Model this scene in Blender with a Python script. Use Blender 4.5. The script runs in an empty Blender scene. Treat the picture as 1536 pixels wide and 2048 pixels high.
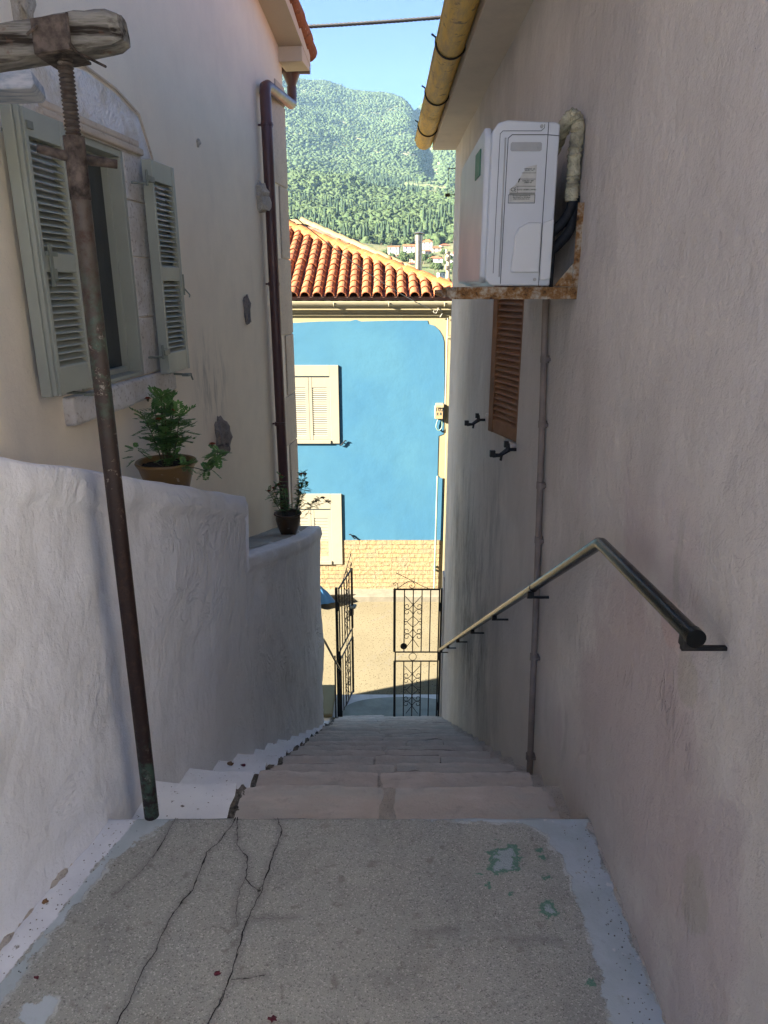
import bpy, bmesh, math, random
import numpy as np
from mathutils import Vector, Matrix, noise as mnoise
random.seed(7)
R = math.radians
sc = bpy.context.scene
COL = sc.collection

# ------------------------------------------------------------------ camera
FPX = 1420.0; TILT = R(17.6); CT, ST = math.cos(TILT), math.sin(TILT); EYE = 1.6
cam_d = bpy.data.cameras.new("camera"); cam = bpy.data.objects.new("camera", cam_d); COL.objects.link(cam)
cam.location = (0, 0, EYE); cam.rotation_euler = (R(90) - TILT, 0, 0)
cam_d.sensor_fit = 'VERTICAL'; cam_d.sensor_height = 36; cam_d.lens = 36 * FPX / 2048
cam_d.clip_start = 0.05; cam_d.clip_end = 20000
sc.camera = cam

def ray(px, py):
    a = (px - 768) / FPX; d = (py - 1024) / FPX
    return (a, CT - d * ST, -(ST + d * CT))
def at(px, py, Y):
    x, y, z = ray(px, py); t = Y / y
    return (t * x, Y, EYE + t * z)
def ground(px, py, Z=0.0):
    x, y, z = ray(px, py); t = (Z - EYE) / z
    return (t * x, t * y, Z)

# ------------------------------------------------------------------ light
SUN = Vector((-1.0, -0.36, 0.47)).normalized()
elev = math.asin(SUN.z)
w = bpy.data.worlds.new("World"); sc.world = w; w.use_nodes = True
nt = w.node_tree; nt.nodes.clear()
sky = nt.nodes.new('ShaderNodeTexSky'); sky.sky_type = 'NISHITA'; sky.sun_disc = False
sky.sun_elevation = elev; sky.sun_rotation = math.atan2(SUN.x, SUN.y)
sky.air_density = 0.28; sky.dust_density = 0.0; sky.ozone_density = 2.5; sky.altitude = 50
bg = nt.nodes.new('ShaderNodeBackground'); bg.inputs[1].default_value = 0.05
wo = nt.nodes.new('ShaderNodeOutputWorld')
nt.links.new(sky.outputs[0], bg.inputs[0]); nt.links.new(bg.outputs[0], wo.inputs[0])
sd = bpy.data.lights.new("sun", 'SUN'); sd.energy = 5.0; sd.angle = R(0.5); sd.color = (1.0, 0.90, 0.74)
so = bpy.data.objects.new("sun", sd); COL.objects.link(so)
so.rotation_euler = SUN.to_track_quat('Z', 'Y').to_euler()
sc.view_settings.view_transform = 'Standard'; sc.view_settings.look = 'None'
sc.view_settings.exposure = 3.52; sc.view_settings.gamma = 1
sc.render.engine = 'CYCLES'
sc.cycles.max_bounces = 10; sc.cycles.diffuse_bounces = 6; sc.cycles.glossy_bounces = 3
sc.cycles.transmission_bounces = 4; sc.cycles.volume_bounces = 1
sc.cycles.use_denoising = True
sc.cycles.sample_clamp_indirect = 6

# ------------------------------------------------------------------ materials
class NM:
    def __init__(s, name):
        s.m = bpy.data.materials.new(name); s.m.use_nodes = True
        s.t = s.m.node_tree; s.t.nodes.clear()
        s.out = s.n('ShaderNodeOutputMaterial'); s.b = s.n('ShaderNodeBsdfPrincipled')
        s.l(s.b.outputs[0], s.out.inputs[0])
        s.geo = s.n('ShaderNodeNewGeometry'); s.pos = s.geo.outputs['Position']
        s.tc = None
    def n(s, k): return s.t.nodes.new(k)
    def l(s, a, b): s.t.links.new(a, b)
    def put(s, v, sock):
        if hasattr(v, 'links'): s.l(v, sock)
        elif isinstance(v, (tuple, list)): sock.default_value = (*v, 1) if len(v) == 3 and len(sock.default_value) == 4 else v
        else: sock.default_value = v
    def obj(s):
        if s.tc is None: s.tc = s.n('ShaderNodeTexCoord')
        return s.tc.outputs['Object']
    def map(s, scale, loc=(0, 0, 0), rot=(0, 0, 0), vec=None):
        m = s.n('ShaderNodeMapping'); m.inputs['Scale'].default_value = scale
        m.inputs['Location'].default_value = loc; m.inputs['Rotation'].default_value = rot
        s.l(vec or s.pos, m.inputs[0]); return m.outputs[0]
    def noise(s, scale, detail=4, rough=0.55, vec=None, dist=0):
        n = s.n('ShaderNodeTexNoise'); n.inputs['Scale'].default_value = scale
        n.inputs['Detail'].default_value = detail; n.inputs['Roughness'].default_value = rough
        n.inputs['Distortion'].default_value = dist
        s.l(vec or s.pos, n.inputs['Vector']); return n.outputs[0]
    def vor(s, scale, vec=None, feat='F1', out='Distance'):
        n = s.n('ShaderNodeTexVoronoi'); n.feature = feat; n.inputs['Scale'].default_value = scale
        s.l(vec or s.pos, n.inputs['Vector']); return n.outputs[out]
    def ramp(s, f, a, b, c0=0.0, c1=1.0):
        n = s.n('ShaderNodeMapRange'); n.clamp = True
        s.put(f, n.inputs[0]); n.inputs[1].default_value = a; n.inputs[2].default_value = b
        n.inputs[3].default_value = c0; n.inputs[4].default_value = c1; return n.outputs[0]
    def mix(s, f, a, b, mode='MIX'):
        n = s.n('ShaderNodeMix'); n.data_type = 'RGBA'; n.blend_type = mode
        s.put(f, n.inputs[0]); s.put(a, n.inputs[6]); s.put(b, n.inputs[7]); return n.outputs[2]
    def math(s, op, a, b=0.0):
        n = s.n('ShaderNodeMath'); n.operation = op; s.put(a, n.inputs[0]); s.put(b, n.inputs[1]); return n.outputs[0]
    def attr(s, name):
        n = s.n('ShaderNodeAttribute'); n.attribute_name = name; return n.outputs['Fac']
    def sep(s, vec=None):
        n = s.n('ShaderNodeSeparateXYZ'); s.l(vec or s.pos, n.inputs[0]); return n.outputs
    def bump(s, h, dist, prev=None, strength=1.0):
        n = s.n('ShaderNodeBump'); n.inputs['Distance'].default_value = dist; n.inputs['Strength'].default_value = strength
        s.put(h, n.inputs['Height'])
        if prev is not None: s.l(prev, n.inputs['Normal'])
        return n.outputs[0]
    def done(s, col, rough=0.8, normal=None, metal=0.0, spec=0.3):
        s.put(col, s.b.inputs['Base Color']); s.put(rough, s.b.inputs['Roughness'])
        s.put(metal, s.b.inputs['Metallic']); s.b.inputs['Specular IOR Level'].default_value = spec
        if normal is not None: s.l(normal, s.b.inputs['Normal'])
        return s.m

def simple(name, c, rough=0.6, metal=0.0, var=0.12, scale=30, bump=0.0, spec=0.4, local=False):
    k = NM(name); v = k.obj() if local else None
    n = k.noise(scale, 5, vec=v)
    c2 = tuple(min(1, x * (1 - 2 * var)) for x in c)
    col = k.mix(k.ramp(n, .35, .65), c, c2)
    nb = k.bump(k.noise(scale * 4, 4, vec=v), bump) if bump else None
    return k.done(col, k.ramp(n, .3, .7, rough * .85, min(1, rough * 1.15)), nb, metal, spec)

def plaster(name, c1, c2, dark=(.2, .19, .18), streak=0.3, lump=0.012, fine=0.0012, stain=None, strokes=0.0, relief=False):
    k = NM(name)
    big = k.noise(0.9, 5, .6); mid = k.noise(5, 6, .6)
    col = k.mix(k.ramp(big, .35, .65), c1, c2)
    col = k.mix(k.ramp(mid, .4, .75, 0, .25), col, tuple(x * .75 for x in c2))
    sv = k.noise(1.0, 6, .65, vec=k.map((6, 4, 1.3)))
    mask = k.noise(.8, 3, .5, vec=k.map((1, 1, 1), (3.1, 1.7, 4)))
    f = k.math('MULTIPLY', k.ramp(sv, .5, .78), k.ramp(mask, .42, .62, 0, streak))
    col = k.mix(f, col, dark)
    if stain: col = stain(k, col)
    sp = k.noise(140, 2, .5)
    col = k.mix(k.ramp(sp, .60, .75, 0, .16), col, tuple(x * .45 for x in c2))
    nb = k.bump(k.noise(4.0, 5, .5), lump)
    nb = k.bump(k.noise(28, 4, .6), lump * .22, nb)
    if relief:
        yz = k.sep(); mk = k.math('MULTIPLY', k.ramp(yz[1], 2.6, 2.0), k.ramp(yz[2], 1.25, .95))
        rr = k.noise(1.0, 4, .6, vec=k.map((3, 13, 3.0), (1, 4, 2)), dist=.6)
        rr = k.ramp(k.math('ABSOLUTE', k.math('SUBTRACT', rr, .56)), 0, .035, 1, 0)
        rr = k.math('MULTIPLY', rr, k.ramp(k.noise(4.0, 3, .5, vec=k.map((1, 1, 1), (8, 8, 8))), .56, .72))
        nb = k.bump(k.math('MULTIPLY', rr, mk), .006, nb)
        tw = k.noise(3.1, 5, .58, vec=k.map((1, 1.25, .9), rot=(R(14), 0, 0)))
        nb = k.bump(tw, .022, nb); nb = k.bump(k.noise(75, 5, .7), .0022, nb)
        ck = k.noise(1.6, 6, .7, dist=1.0, vec=k.map((1, 1, .55), (3, 1, 6)))
        ck = k.math('MULTIPLY', k.ramp(k.math('ABSOLUTE', k.math('SUBTRACT', ck, .5)), .0008, .0022, 1, 0), k.ramp(k.noise(1.1, 3, .5, vec=k.map((1, 1, 1), (2, 7, 1))), .55, .62))
        col = k.mix(k.math('MULTIPLY', ck, .25), col, (.20, .18, .165))
        pt = k.noise(.9, 4, .55, vec=k.map((1, 1.1, .8), (7, 3, 2)))
        col = k.mix(k.ramp(pt, .51, .56, 0, .42), col, tuple(q * .80 for q in c2))
        ch = k.noise(30, 4, .7); col = k.mix(k.ramp(ch, .73, .75, 0, .5), col, (.30, .27, .24)); nb = k.bump(k.ramp(ch, .73, .76, 1, 0), .002, nb)
    if strokes:
        st = k.noise(3.0, 5, .62, vec=k.map((1.0, 1.0, 1.0), rot=(0, R(20), 0)), dist=1.4)
        rid = k.math('ABSOLUTE', k.math('SUBTRACT', st, .5))
        nb = k.bump(k.math('MULTIPLY', k.ramp(rid, 0, .07, 1, 0), k.ramp(k.noise(2.1, 3), .5, .7)), strokes, nb)
        st2 = k.noise(1.0, 4, .6, vec=k.map((7, 12, 5.0), rot=(R(48), 0, 0)))
        nb = k.bump(st2, strokes * 1.9, nb)
    nb = k.bump(k.noise(170, 4, .6), fine, nb)
    return k.done(col, .92, nb, spec=.15)

M = {}
def right_stain(k, col):
    s = k.sep(); y, z = s[1], s[2]
    # dark mould low down by the gate
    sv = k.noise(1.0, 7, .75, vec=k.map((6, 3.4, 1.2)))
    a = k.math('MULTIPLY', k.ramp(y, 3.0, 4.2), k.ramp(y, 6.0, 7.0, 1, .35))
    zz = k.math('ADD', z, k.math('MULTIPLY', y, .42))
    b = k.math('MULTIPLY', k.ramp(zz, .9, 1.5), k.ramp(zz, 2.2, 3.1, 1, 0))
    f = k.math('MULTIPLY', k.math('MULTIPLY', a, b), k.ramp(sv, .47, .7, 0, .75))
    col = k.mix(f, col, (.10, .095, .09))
    # damp pinkish repaired field near the rail end
    p = k.noise(2.2, 4, .55, vec=k.map((1, 1.3, .7), (5, 2, 1)))
    c = k.math('MULTIPLY', k.ramp(y, 1.15, 1.4), k.math('MULTIPLY', k.ramp(y, 2.2, 2.6, 1, 0), k.ramp(z, 1.0, 1.25, 1, 0)))
    col = k.mix(k.math('MULTIPLY', c, k.ramp(p, .5, .58, 0, .55)), col, (.43, .35, .34))
    g = k.noise(3.0, 3, .5, vec=k.map((1, 2.2, 1), (1, 9, 4)))
    col = k.mix(k.math('MULTIPLY', c, k.ramp(g, .62, .66, 0, .5)), col, (.35, .33, .27))
    def blob(cy, cz, ry, rz, sz_, c2, amt, edge=.12):
        d = k.math('ADD', k.math('POWER', k.math('MULTIPLY', k.math('SUBTRACT', y, cy), 1 / ry), 2.0), k.math('POWER', k.math('MULTIPLY', k.math('SUBTRACT', z, cz), 1 / rz), 2.0))
        d = k.math('ADD', d, k.math('MULTIPLY', k.math('SUBTRACT', k.noise(sz_, 5, .65), .5), 3.4))
        return k.mix(k.ramp(d, 1 - edge, 1 + edge, amt, 0), col, c2)
    col = blob(1.60, .45, .42, .42, 3.5, (.42, .35, .33), .7, .3)
    col = blob(1.10, .30, .13, .40, 4.0, (.42, .36, .345), .7, .25)
    col = blob(1.165, .40, .060, .085, 9, (.36, .33, .275), .6, .25)
    col = blob(1.9, .05, .30, .30, 4, (.45, .39, .35), .5, .4)
    col = blob(2.4, 1.25, .35, .22, 5, (.47, .42, .38), .5, .4)
    col = blob(1.33, .80, .05, .06, 9, (.38, .34, .28), .6, .2)
    col = blob(1.45, .88, .07, .05, 7, (.46, .34, .30), .7, .3)
    gr_ = k.noise(1.0, 7, .78, vec=k.map((5, 3.2, 1.5), (2, 2, 2)))
    d2 = k.math('ADD', k.math('POWER', k.math('MULTIPLY', k.math('SUBTRACT', y, 4.9), 1 / 1.5), 2.0), k.math('POWER', k.math('MULTIPLY', k.math('SUBTRACT', z, -.85), 1 / .75), 2.0))
    col = k.mix(k.math('MULTIPLY', k.ramp(d2, .2, 1.3, 1, 0), k.ramp(gr_, .44, .68, 0, .9)), col, (.13, .125, .115))
    # splash line above the paving
    base = k.ramp(k.math('ADD', z, k.math('MULTIPLY', k.noise(7, 4), .12)), .05, .16, .5, 0)
    col = k.mix(k.math('MULTIPLY', base, k.ramp(y, 1.9, 1.8, 0, 1)), col, (.30, .25, .23))
    return col
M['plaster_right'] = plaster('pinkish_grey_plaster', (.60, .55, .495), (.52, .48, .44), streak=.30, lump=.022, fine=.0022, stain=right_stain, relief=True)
def left_stain(k, col):
    s = k.sep(); y, z = s[1], s[2]
    sv = k.noise(1.0, 6, .7, vec=k.map((25, 16, 3)))
    d = k.math('ADD', k.math('POWER', k.math('MULTIPLY', k.math('SUBTRACT', y, 4.35), 3.2), 2.0),
               k.math('POWER', k.math('MULTIPLY', k.math('SUBTRACT', z, 1.05), 3.2), 2.0))
    return k.mix(k.math('MULTIPLY', k.ramp(d, .2, 1.3, 1, 0), k.ramp(sv, .48, .7, 0, .6)), col, (.18, .17, .15))
M['plaster_left'] = plaster('beige_plaster', (.84, .75, .60), (.78, .70, .57), streak=.14, lump=.006, fine=.0007, stain=left_stain)
M['whitewash'] = plaster('white_limewash', (.71, .73, .775), (.64, .66, .71), dark=(.42, .42, .44), streak=.32, lump=.018, fine=.0014, strokes=.0060)
M['cream'] = plaster('cream_paint', (.225, .195, .118), (.21, .182, .111), streak=.08, lump=.003, fine=.0004)
M['cream_white'] = plaster('off_white_paint', (.225, .208, .160), (.215, .198, .152), streak=.05, lump=.002, fine=.0003)
M['blue'] = plaster('blue_paint', (.030, .100, .170), (.039, .115, .174), dark=(.05, .13, .18), streak=.15, lump=.004, fine=.0004)
M['soffit'] = plaster('painted_soffit', (.60, .50, .36), (.56, .46, .34), streak=.08, lump=.003, fine=.0004)
M['soffit_r'] = plaster('grey_painted_soffit', (.56, .49, .41), (.50, .44, .38), streak=.25, lump=.004, fine=.0006)

def rough_white():
    k = NM('rough_white_render'); v = k.vor(70)
    col = k.mix(k.ramp(k.noise(9, 5), .4, .62), (.72, .71, .70), (.58, .53, .45))
    nb = k.bump(v, .006); nb = k.bump(k.noise(60, 4), .003, nb)
    return k.done(col, .95, nb, spec=.1)
M['rough_white'] = rough_white()
def stone(name, c1, c2, c3, sc_=6, b=.006):
    k = NM(name); n = k.noise(sc_, 7, .65)
    col = k.mix(k.ramp(n, .35, .6), c1, c2); col = k.mix(k.ramp(k.noise(sc_ * 7, 4), .55, .7, 0, .7), col, c3)
    nb = k.bump(n, b); nb = k.bump(k.noise(sc_ * 14, 4, .7), b * .5, nb)
    return k.done(col, .92, nb, spec=.15)
M['quoin'] = stone('pinkish_limestone', (.58, .49, .38), (.52, .44, .35), (.36, .29, .22), 7, .004)
M['sill'] = stone('whitewashed_stone', (.66, .65, .64), (.55, .52, .47), (.28, .24, .20), 9, .006)
M['rock'] = stone('dark_rubble_stone', (.30, .27, .25), (.20, .18, .17), (.10, .09, .09), 14, .01)
M['rock_pale'] = stone('pale_rubble_stone', (.58, .54, .46), (.42, .37, .30), (.2, .18, .16), 18, .01)
M['cement'] = stone('grey_cement', (.36, .37, .35), (.29, .30, .29), (.22, .23, .23), 5, .004)
M['street'] = None

def stair_stone():
    k = NM('worn_pink_limestone')
    n = k.noise(2.4, 6, .62, vec=k.map((.7, 1.6, 3.4))); m = k.noise(5, 6, .6, vec=k.map((.7, 2.2, 1), (2, 5, 1)))
    col = k.mix(k.ramp(n, .44, .56), (.50, .44, .39), (.47, .45, .41))
    col = k.mix(k.ramp(m, .52, .68, 0, .8), col, (.60, .53, .48))
    col = k.mix(k.ramp(k.noise(11, 6, .7), .58, .72, 0, .6), col, (.32, .28, .245))
    col = k.mix(k.ramp(k.noise(55, 3), .62, .72, 0, .5), col, (.42, .40, .37))
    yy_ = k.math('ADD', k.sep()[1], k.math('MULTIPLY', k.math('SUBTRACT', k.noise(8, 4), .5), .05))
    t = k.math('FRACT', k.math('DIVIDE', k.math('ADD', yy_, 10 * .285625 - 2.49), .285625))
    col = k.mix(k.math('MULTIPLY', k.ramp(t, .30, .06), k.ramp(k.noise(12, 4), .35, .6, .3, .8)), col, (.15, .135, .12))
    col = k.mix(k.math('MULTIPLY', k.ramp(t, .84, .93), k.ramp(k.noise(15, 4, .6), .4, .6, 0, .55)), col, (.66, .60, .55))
    nb = k.bump(k.noise(9, 6, .6), .012); nb = k.bump(k.noise(60, 5, .7), .004, nb)
    return k.done(col, k.ramp(n, .3, .7, .6, .8), nb, spec=.3)
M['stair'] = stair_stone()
def white_margin():
    k = NM('flaking_white_paint')
    col = k.mix(k.ramp(k.noise(6, 4), .35, .65), (.84, .86, .89), (.76, .78, .82))
    col = k.mix(k.ramp(k.noise(60, 4, .65), .66, .69), col, (.12, .10, .09)); col = k.mix(k.ramp(k.noise(7, 5, .7), .55, .72, 0, .35), col, (.50, .50, .50))
    nb = k.bump(k.noise(20, 4), .004)
    return k.done(col, .8, nb, spec=.2)
M['white_margin'] = white_margin()
M['mortar'] = stone('crumbly_mortar', (.60, .55, .49), (.50, .45, .39), (.20, .175, .15), 26, .012)

def landing_mat():
    k = NM('worn_painted_concrete')
    ag = k.vor(300, out='Color'); agd = k.vor(300)
    g = k.n('ShaderNodeSeparateColor'); k.l(ag, g.inputs[0]); rnd = g.outputs[0]
    base = k.mix(k.ramp(k.noise(1.8, 5, .6), .35, .65), (.375, .378, .34), (.31, .315, .29))
    base = k.mix(k.ramp(k.noise(6, 6, .65), .50, .72, 0, .55), base, (.215, .215, .20))
    col = k.mix(k.ramp(rnd, .84, .96, 0, .55), base, (.60, .585, .54))
    col = k.mix(k.ramp(rnd, .16, .04, 0, .5), col, (.08, .08, .078))
    col = k.mix(k.ramp(k.noise(19, 4, .6), .60, .68, 0, .6), col, (.19, .18, .155))
    w1 = k.math('MULTIPLY', k.math('SUBTRACT', k.noise(16, 6, .7), .5), .085)
    w2 = k.math('MULTIPLY', k.math('SUBTRACT', k.noise(46, 6, .75), .5), .085)
    def on(name, wob, soft=.0025):
        return k.ramp(k.math('ADD', k.attr(name), wob), -soft, soft)
    bluec = k.mix(k.ramp(k.noise(7, 5, .6), .4, .62), (.44, .50, .54), (.37, .43, .455))
    bluec = k.mix(k.ramp(k.noise(24, 4), .6, .68, 0, .6), bluec, (.36, .40, .42))
    pb = on('paint', w1); edge = k.math('SUBTRACT', on('paint', k.math('ADD', w1, .010)), pb)
    col = k.mix(k.math('MULTIPLY', edge, k.ramp(k.noise(9, 4), .45, .58)), col, (.50, .53, .52))
    chip = k.ramp(k.noise(13, 5, .65), .655, .675)
    col = k.mix(k.math('MULTIPLY', pb, k.ramp(chip, 0, 1, 1, 0)), col, bluec)
    col = k.mix(k.math('MULTIPLY', pb, k.ramp(k.noise(10, 4, .6, vec=k.map((1, 1, 1), (4, 4, 4))), .67, .69)), col, (.55, .57, .57))
    gp = on('green', w2)
    col = k.mix(gp, col, k.mix(k.ramp(k.math('ADD', k.attr('green'), w2), .010, .018), (.12, .235, .175), (.34, .40, .43)))
    wp = on('white', k.math('MULTIPLY', w1, .45))
    wcol = k.mix(k.ramp(k.noise(9, 4), .35, .65), (.72, .74, .78), (.60, .62, .67))
    wcol = k.mix(k.ramp(k.noise(38, 4, .6), .63, .68, 0, .8), wcol, (.26, .25, .22))
    col = k.mix(wp, col, wcol)
    cw = k.math('MULTIPLY', k.math('SUBTRACT', k.noise(60, 4, .7), .5), .008)
    cr = k.ramp(k.math('ADD', k.attr('crack'), cw), .0002, .0022, 1, 0)
    halo = k.ramp(k.math('ADD', k.attr('crack'), cw), .0, .022, .35, 0)
    col = k.mix(halo, col, (.10, .10, .10)); col = k.mix(cr, col, (.012, .012, .014))
    nb = k.bump(k.math('MULTIPLY', agd, k.ramp(k.math('MAXIMUM', pb, wp), 0, 1, 1, .12)), .0022); nb = k.bump(k.noise(14, 5), .006, nb)
    nb = k.bump(k.math('SUBTRACT', 1.0, cr), .006, nb)
    rough = k.ramp(k.math('MAXIMUM', pb, wp), 0, 1, .9, .6)
    return k.done(col, rough, nb, spec=.3)
M['landing'] = landing_mat()
M['joint'] = stone('mossy_broken_joint', (.30, .28, .25), (.09, .08, .07), (.40, .39, .36), 30, .01)
M['crack'] = simple('dark_open_crack', (.012, .012, .013), .95, var=.2)

def street_mat():
    k = NM('pebbled_street_concrete')  # plain concrete tone with darker pebble specks
    v = k.vor(26); n = k.noise(1.2, 5, .6)
    col = k.mix(k.ramp(n, .35, .65), (.135, .116, .074), (.118, .101, .064))
    col = k.mix(k.ramp(k.noise(40, 4, .6), .55, .7, 0, .55), col, (.062, .053, .036))
    c = k.noise(.7, 5, .7, dist=.8); cr = k.ramp(k.math('ABSOLUTE', k.math('SUBTRACT', c, .5)), .001, .004, .7, 0)
    col = k.mix(cr, col, (.12, .11, .09))
    col = k.mix(k.ramp(v, .14, .26, .85, 0), col, (.040, .032, .018))
    nb = k.bump(k.noise(60, 4), .004)
    return k.done(col, .92, nb, spec=.15)
M['street'] = street_mat()
M['bounce_terrace'] = simple('grey_bounce_paving', (.27, .28, .29), .9, var=.12, scale=8, bump=.004)
M['kerb'] = simple('pale_kerb_concrete', (.145, .13, .098), .9, var=.12, scale=8, bump=.004)
M['white_kerb'] = simple('white_painted_kerb', (.52, .52, .52), .85, var=.08, scale=10, bump=.003)
M['ramp_grey'] = simple('grey_green_cement', (.23, .25, .22), .85, var=.1, scale=6, bump=.003)

def wood():
    k = NM('weathered_timber')
    g = k.noise(1.0, 7, .7, vec=k.map((5, 60, 70))); g2 = k.noise(1.0, 4, .6, vec=k.map((2.5, 22, 26), (3, 1, 5)))
    col = k.mix(k.ramp(g, .35, .62), (.085, .080, .070), (.215, .21, .195))
    col = k.mix(k.ramp(g2, .36, .44, 1, 0), col, (.022, .018, .015))
    col = k.mix(k.ramp(k.noise(14, 5, .7), .6, .7, 0, .8), col, (.10, .05, .03))
    nb = k.bump(g2, .012); nb = k.bump(g, .006, nb)
    return k.done(col, .95, nb, spec=.15)
M['wood'] = wood()
def blue_plank():
    k = NM('flaking_blue_white_board')
    n = k.noise(1.0, 6, .7, vec=k.map((8, 30, 30)))
    col = k.mix(k.ramp(n, .4, .6), (.50, .52, .55), (.26, .31, .38))
    return k.done(col, .9, k.bump(n, .006), spec=.2)
M['blue_plank'] = blue_plank()
def rust_pole():
    k = NM('rusty_painted_steel')
    s = k.sep(); z = s[2]
    n = k.noise(38, 6, .75); big = k.noise(3.2, 4, .6)
    col = k.mix(k.ramp(z, .9, 1.75), (.018, .009, .008), (.060, .050, .044))
    col = k.mix(k.ramp(n, .5, .62, 0, .8), col, (.05, .028, .02))
    col = k.mix(k.math('MULTIPLY', k.ramp(n, .58, .64), k.ramp(big, .46, .58)), col, (.24, .225, .20))
    gz = k.math('MAXIMUM', k.math('MULTIPLY', k.ramp(z, 1.2, 1.35), k.ramp(z, 1.5, 1.7, 1, 0)),
                k.math('MULTIPLY', k.ramp(z, .35, .2, 0, 1), 1.0))
    col = k.mix(k.math('MULTIPLY', gz, k.ramp(k.noise(22, 5, .7), .46, .6, 0, .7)), col, (.05, .10, .075))
    nb = k.bump(n, .002)
    return k.done(col, k.ramp(n, .3, .7, .4, .85), nb, .25, .4)
M['rust_pole'] = rust_pole()
M['rust_iron'] = simple('dark_rusty_iron', (.095, .075, .065), .8, .2, var=.4, scale=40, bump=.002)
def rusty_bracket():
    k = NM('rust_eaten_white_steel'); n = k.noise(26, 6, .7)
    col = k.mix(k.ramp(n, .38, .55), (.40, .37, .30), (.22, .11, .035)); col = k.mix(k.ramp(n, .56, .66), col, (.05, .025, .015))
    return k.done(col, .85, k.bump(n, .003), .1, .3)
M['bracket'] = rusty_bracket()
M['green_paint'] = simple('sage_green_painted_metal', (.315, .335, .285), .45, var=.04, scale=6, spec=.45)
M['green_hw'] = simple('sage_green_ironwork', (.18, .20, .165), .5, var=.1, scale=20)
def glass():
    k = NM('dark_window_glass'); return k.done((.012, .017, .024), .04, None, 0, .9)
M['glass'] = glass()
M['room_dark'] = simple('dim_interior', (.02, .03, .045), .9, var=.2, scale=4)  # near-black tone stands in for the unlit room
M['brown_shutter'] = simple('brown_painted_wood', (.23, .105, .045), .5, var=.1, scale=12)
M['black_iron'] = simple('black_painted_iron', (.012, .012, .013), .45, .2, var=.2, scale=60, spec=.5)
M['rail'] = simple('glossy_black_steel', (.004, .005, .005), .16, .0, var=.1, scale=60, bump=.0008, spec=.35)
M['pipe_brown'] = simple('maroon_brown_gutter_paint', (.105, .05, .045), .38, .0, var=.06, scale=8, spec=.45)
M['conduit'] = simple('grey_brown_plastic_pipe', (.23, .185, .155), .6, var=.12, scale=14)
def yellow_gutter():
    k = NM('weathered_yellow_gutter'); n = k.noise(1.0, 6, .7, vec=k.map((30, 5, 30))); p = k.noise(16, 5, .7)
    col = k.mix(k.ramp(n, .42, .62), (.66, .42, .07), (.46, .30, .09)); col = k.mix(k.ramp(p, .58, .66, 0, .8), col, (.09, .065, .035))
    return k.done(col, .6, k.bump(p, .001), 0, .4)
M['yellow_gutter'] = yellow_gutter()
M['cream_gutter'] = simple('cream_metal_gutter', (.28, .25, .17), .5, var=.06, scale=6)
def tile(name, a, b, c):
    k = NM(name); n = k.noise(3.3, 5, .6); f = k.noise(22, 5, .65)
    col = k.mix(k.ramp(n, .35, .65), a, b); col = k.mix(k.ramp(f, .55, .68, 0, .85), col, c)
    col = k.mix(k.ramp(k.noise(60, 3), .62, .7, 0, .6), col, (.35, .31, .24))
    return k.done(col, .85, k.bump(f, .003), 0, .25)
M['tile'] = tile('terracotta_tile', (.27, .092, .034), (.19, .062, .026), (.075, .034, .022))
M['tile_under'] = tile('lichened_terracotta_channel', (.20, .10, .075), (.13, .085, .07), (.05, .045, .04))
M['hip'] = tile('orange_tinted_mortar', (.235, .078, .020), (.20, .066, .018), (.11, .038, .014))
M['ridge_cream'] = tile('cream_coloured_ridge_tile', (.25, .19, .095), (.21, .16, .08), (.11, .08, .04))
def brick_stone():
    k = NM('coursed_stone_cladding')
    br = k.n('ShaderNodeTexBrick'); br.inputs['Scale'].default_value = 1.0
    br.inputs['Brick Width'].default_value = .26; br.inputs['Row Height'].default_value = .075
    br.inputs['Mortar Size'].default_value = .006; br.inputs['Color1'].default_value = (.25, .18, .09, 1)
    br.inputs['Color2'].default_value = (.18, .145, .09, 1); br.inputs['Mortar'].default_value = (.12, .09, .06, 1)
    br.inputs['Bias'].default_value = -.25; br.offset = .45
    cx = k.n('ShaderNodeCombineXYZ'); s = k.sep(); k.l(s[0], cx.inputs[0]); k.l(s[2], cx.inputs[1])
    d = k.n('ShaderNodeVectorMath'); d.operation = 'ADD'; k.l(cx.outputs[0], d.inputs[0])
    nz = k.n('ShaderNodeTexNoise'); nz.inputs['Scale'].default_value = 6; k.l(k.pos, nz.inputs['Vector'])
    sc2 = k.n('ShaderNodeVectorMath'); sc2.operation = 'SCALE'; sc2.inputs['Scale'].default_value = .03
    k.l(nz.outputs['Color'], sc2.inputs[0]); k.l(sc2.outputs[0], d.inputs[1]); k.l(d.outputs[0], br.inputs['Vector'])
    n = k.noise(16, 6, .7)
    col = k.mix(k.ramp(n, .4, .65, 0, .5), br.outputs[0], (.27, .20, .11)); col = k.mix(k.ramp(k.noise(3, 3), .5, .66, 0, .35), col, (.15, .145, .11))
    nb = k.bump(n, .02); nb = k.bump(k.math('SUBTRACT', 1.0, br.outputs[1]), .008, nb)
    return k.done(col, .9, nb, 0, .2)
M['brick_stone'] = brick_stone()
M['ac'] = simple('off_white_enamelled_metal', (.52, .55, .58), .42, var=.03, scale=5, spec=.45)
M['ac_line'] = simple('grey_panel_gap', (.10, .11, .12), .8, var=.05)
M['ac_cover'] = simple('white_plastic', (.60, .62, .62), .5, var=.03, scale=5)
M['ac_recess'] = simple('shaded_grip_recess', (.33, .34, .34), .7, var=.03)
M['sticker'] = simple('aged_silver_label', (.50, .50, .46), .5, var=.12, scale=18)
M['ink'] = simple('dark_ink', (.03, .045, .045), .7, var=.05)
M['green_badge'] = simple('green_badge', (.04, .17, .10), .5, var=.05)
M['foam'] = simple('torn_cream_wrapping_tape', (.56, .52, .36), .7, var=.3, scale=22, bump=.010)
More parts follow.
